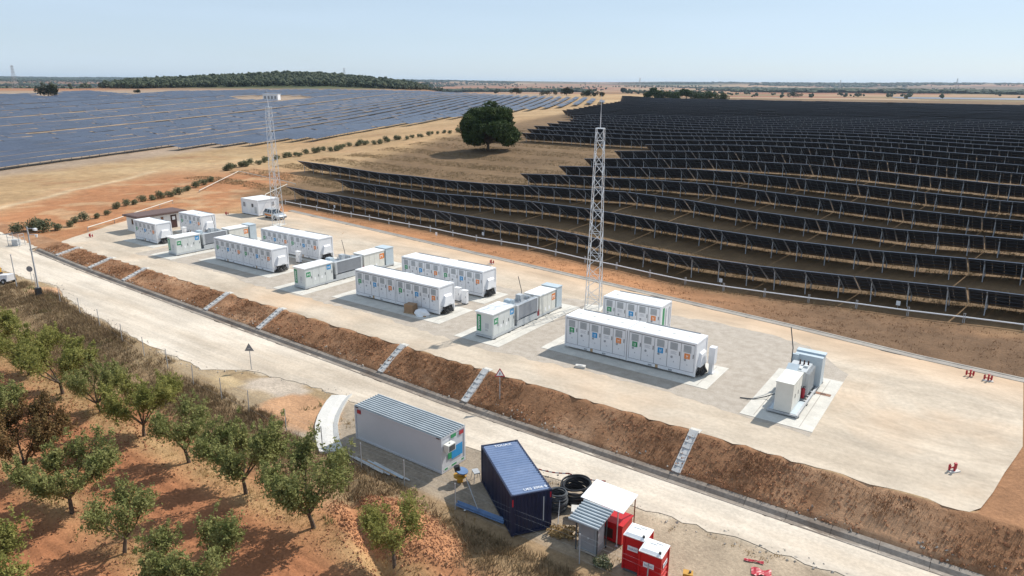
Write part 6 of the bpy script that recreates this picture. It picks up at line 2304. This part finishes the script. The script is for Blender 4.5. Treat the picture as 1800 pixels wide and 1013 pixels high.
# ------------------------------------------------------------------ far woods
def wood(name, pts, hmin, hmax, mname, lb, seed, flat=1.0):
    rs = np.random.RandomState(seed)
    P = np.asarray(pts, float)
    n = len(P)
    t_ = (1 + 5 ** 0.5) / 2
    ic = np.array([(-1, t_, 0), (1, t_, 0), (-1, -t_, 0), (1, -t_, 0), (0, -1, t_), (0, 1, t_), (0, -1, -t_), (0, 1, -t_), (t_, 0, -1), (t_, 0, 1), (-t_, 0, -1), (-t_, 0, 1)]) / math.sqrt(1 + t_ * t_)
    fc = np.array([(0, 11, 5), (0, 5, 1), (0, 1, 7), (0, 7, 10), (0, 10, 11), (1, 5, 9), (5, 11, 4), (11, 10, 2), (10, 7, 6), (7, 1, 8), (3, 9, 4), (3, 4, 2), (3, 2, 6), (3, 6, 8), (3, 8, 9), (4, 9, 5), (2, 4, 11), (6, 2, 10), (8, 6, 7), (9, 8, 1)])
    V, F = [], []
    hh = rs.uniform(hmin, hmax, n)
    Z = height(P[:, 0], P[:, 1])
    for j in range(3):                         # three lobes to a crown
        off = rs.normal(size=(n, 3)) * np.array([0.28 * flat, 0.28 * flat, 0.14]) * hh[:, None]
        c = np.stack([P[:, 0], P[:, 1], Z + hh * 0.56], -1) + off
        s = (hh * rs.uniform(0.26, 0.44, n))[:, None, None]
        V.append((c[:, None] + (ic[None] * np.array([1, 1, 0.95]) + rs.normal(size=(n, 12, 3)) * 0.16) * s * np.array([flat, flat, 1])).reshape(-1, 3))
    V = np.concatenate(V)
    F = (fc[None] + (np.arange(3 * n) * 12)[:, None, None]).reshape(-1, 3)
    tag(obj(name, np_mesh(name, V, F, mname)), lb, 'wood', kind='stuff')


def polar(n, b0, b1, d0, d1, fn=None):
    b = np.radians(rs.uniform(b0, b1, n))
    d = rs.uniform(d0, d1, n)
    x, y = d * np.cos(b), d * np.sin(b)
    if fn is not None:
        m_ = fn(x, y) > rs.rand(n)
        x, y = x[m_], y[m_]
    return np.stack([x, y], -1)


pt = polar(5200, 130.5, 158.0, 1080, 1420, lambda x, y: (np.interp(np.degrees(np.arctan2(y, x)), HILL_B, HILL_H) * np.exp(-((np.hypot(x, y) - 1330) / 230) ** 2) > 2.6) * 1.0)
wood('forest_hill', pt, 5, 9.5, 'leaf_forest', 'dark green pine forest covering the low hill beyond the blue solar plain', 21)
pt = np.concatenate([polar(26000, 82, 172, 1500, 9000, lambda x, y: (fbm(x, y, 1000, 4) > 0.24) * 1.0), polar(5000, 82, 172, 1400, 7000, lambda x, y: (np.abs(fbm(x, y, 800, 2)) < 0.03) * 1.0), polar(260, 82, 172, 1500, 5000)])
wood('distant_woods', pt, 7, 12, 'leaf_forest', 'distant dark woods and hedges scattered over the farmland to the horizon', 22)


pt = np.concatenate([polar(26000, 80, 172, 2200, 5000, lambda x, y: (fbm(x, y, 1000, 4) > 0.3) * 1.0), polar(16000, 80, 172, 5000, 10500, lambda x, y: (fbm(x, y, 1500, 4) > 0.14) * 1.0)])
wood('far_forest', pt, 8, 13, 'leaf_forest', 'far dark forest blocks and ridges along the horizon', 23, 4.0)


# ------------------------------------------------------------------ pylons on the horizon
def pylon(px_, ytop, dist, lb):
    d = CF + CR * (px_ - 900) / FPX
    d = Vector((d[0], d[1], 0)).normalized()
    x, y = d.x * dist, d.y * dist
    z = hz(x, y)
    dd = CF + CR * (px_ - 900) / FPX - CU * (ytop - 506.5) / FPX
    zt = CAMH + dd[2] / math.hypot(dd[0], dd[1]) * dist
    H = max(20.0, zt - z)
    t = thing('pylon', lb, 'pylon', (x, y, z), rnd.uniform(0, 3))
    wb_, wt_, r = H * 0.09, H * 0.02, H * 0.006
    cs = [(-1, -1), (1, -1), (1, 1), (-1, 1)]
    for a, b in cs:
        MB().tube((a * wb_, b * wb_, -1), (a * wt_, b * wt_, H), r, r, 4).build('leg', 'galv_matt', t)
    br = MB()
    n = 9
    for i in range(n):
        u0, u1 = i / n, (i + 1) / n
        w0, w1 = wb_ + (wt_ - wb_) * u0, wb_ + (wt_ - wb_) * u1
        for k in range(4):
            a, b = cs[k], cs[(k + 1) % 4]
            br.tube((a[0] * w0, a[1] * w0, H * u0), (b[0] * w1, b[1] * w1, H * u1), r * 0.6, r * 0.6, 3)
    br.build('brace', 'galv_matt', t)
    for u in (0.72, 0.84, 0.95):
        MB().tube((-H * 0.12, 0, H * u), (H * 0.12, 0, H * u), r, r, 4).build('cross_arm', 'galv_matt', t)


pylon(92, 116, 1900, 'tall lattice pylon rising behind the dark tree in the blue solar plain')
pylon(627, 120, 1500, 'lattice pylon standing at the foot of the forest hill')
pylon(1105, 137, 3000, 'faint far pylon behind the red fields')
pylon(1619, 138, 3200, 'faint far pylon beyond the pale distant solar field')
pylon(1430, 141, 3800, 'faintest far pylon above the distant woods')

# pale solar field in the valley beyond the dark rows
fp_ = MB()
for k in range(16):
    b = R(100.5 - 0.3 * 0)
    d0 = 1750 + 14 * k
    x0, x1 = -210 - 3 * k, 60
    for x in np.arange(x0, x1, 30):
        y = d0 + 0.25 * (x + 100)
        z = hz(x, y)
        fp_.hexa([(x, y, z + 1), (x + 28, y + 7, z + 1), (x + 26, y + 13, z + 2.2), (x - 2, y + 6, z + 2.2), (x, y, z + 1.1), (x + 28, y + 7, z + 1.1), (x + 26, y + 13, z + 2.3), (x - 2, y + 6, z + 2.3)])
tag(fp_.build('far_solar_field', 'panel_far'), 'small pale solar field far off in the valley', 'solar panels', kind='stuff')

# ------------------------------------------------------------------ air
hm = bpy.data.materials.new('air')
hm.use_nodes = True
t = hm.node_tree
t.nodes.remove(t.nodes['Principled BSDF'])
pv = t.nodes.new('ShaderNodeVolumePrincipled')
pv.inputs['Color'].default_value = (0.62, 0.80, 1.0, 1)
pv.inputs['Density'].default_value = 0.00004
pv.inputs['Anisotropy'].default_value = 0.2
t.links.new(pv.outputs[0], t.nodes['Material Output'].inputs['Volume'])
MT['air'] = hm
top = max(120.0, float(GZ.max()) + 60)
hb = MB().box(-16500, -400, float(GZ.min()) - 1.5, 9500, 20500, top).build('haze', 'air')
tag(hb, kind='stuff')
hb.visible_shadow = True
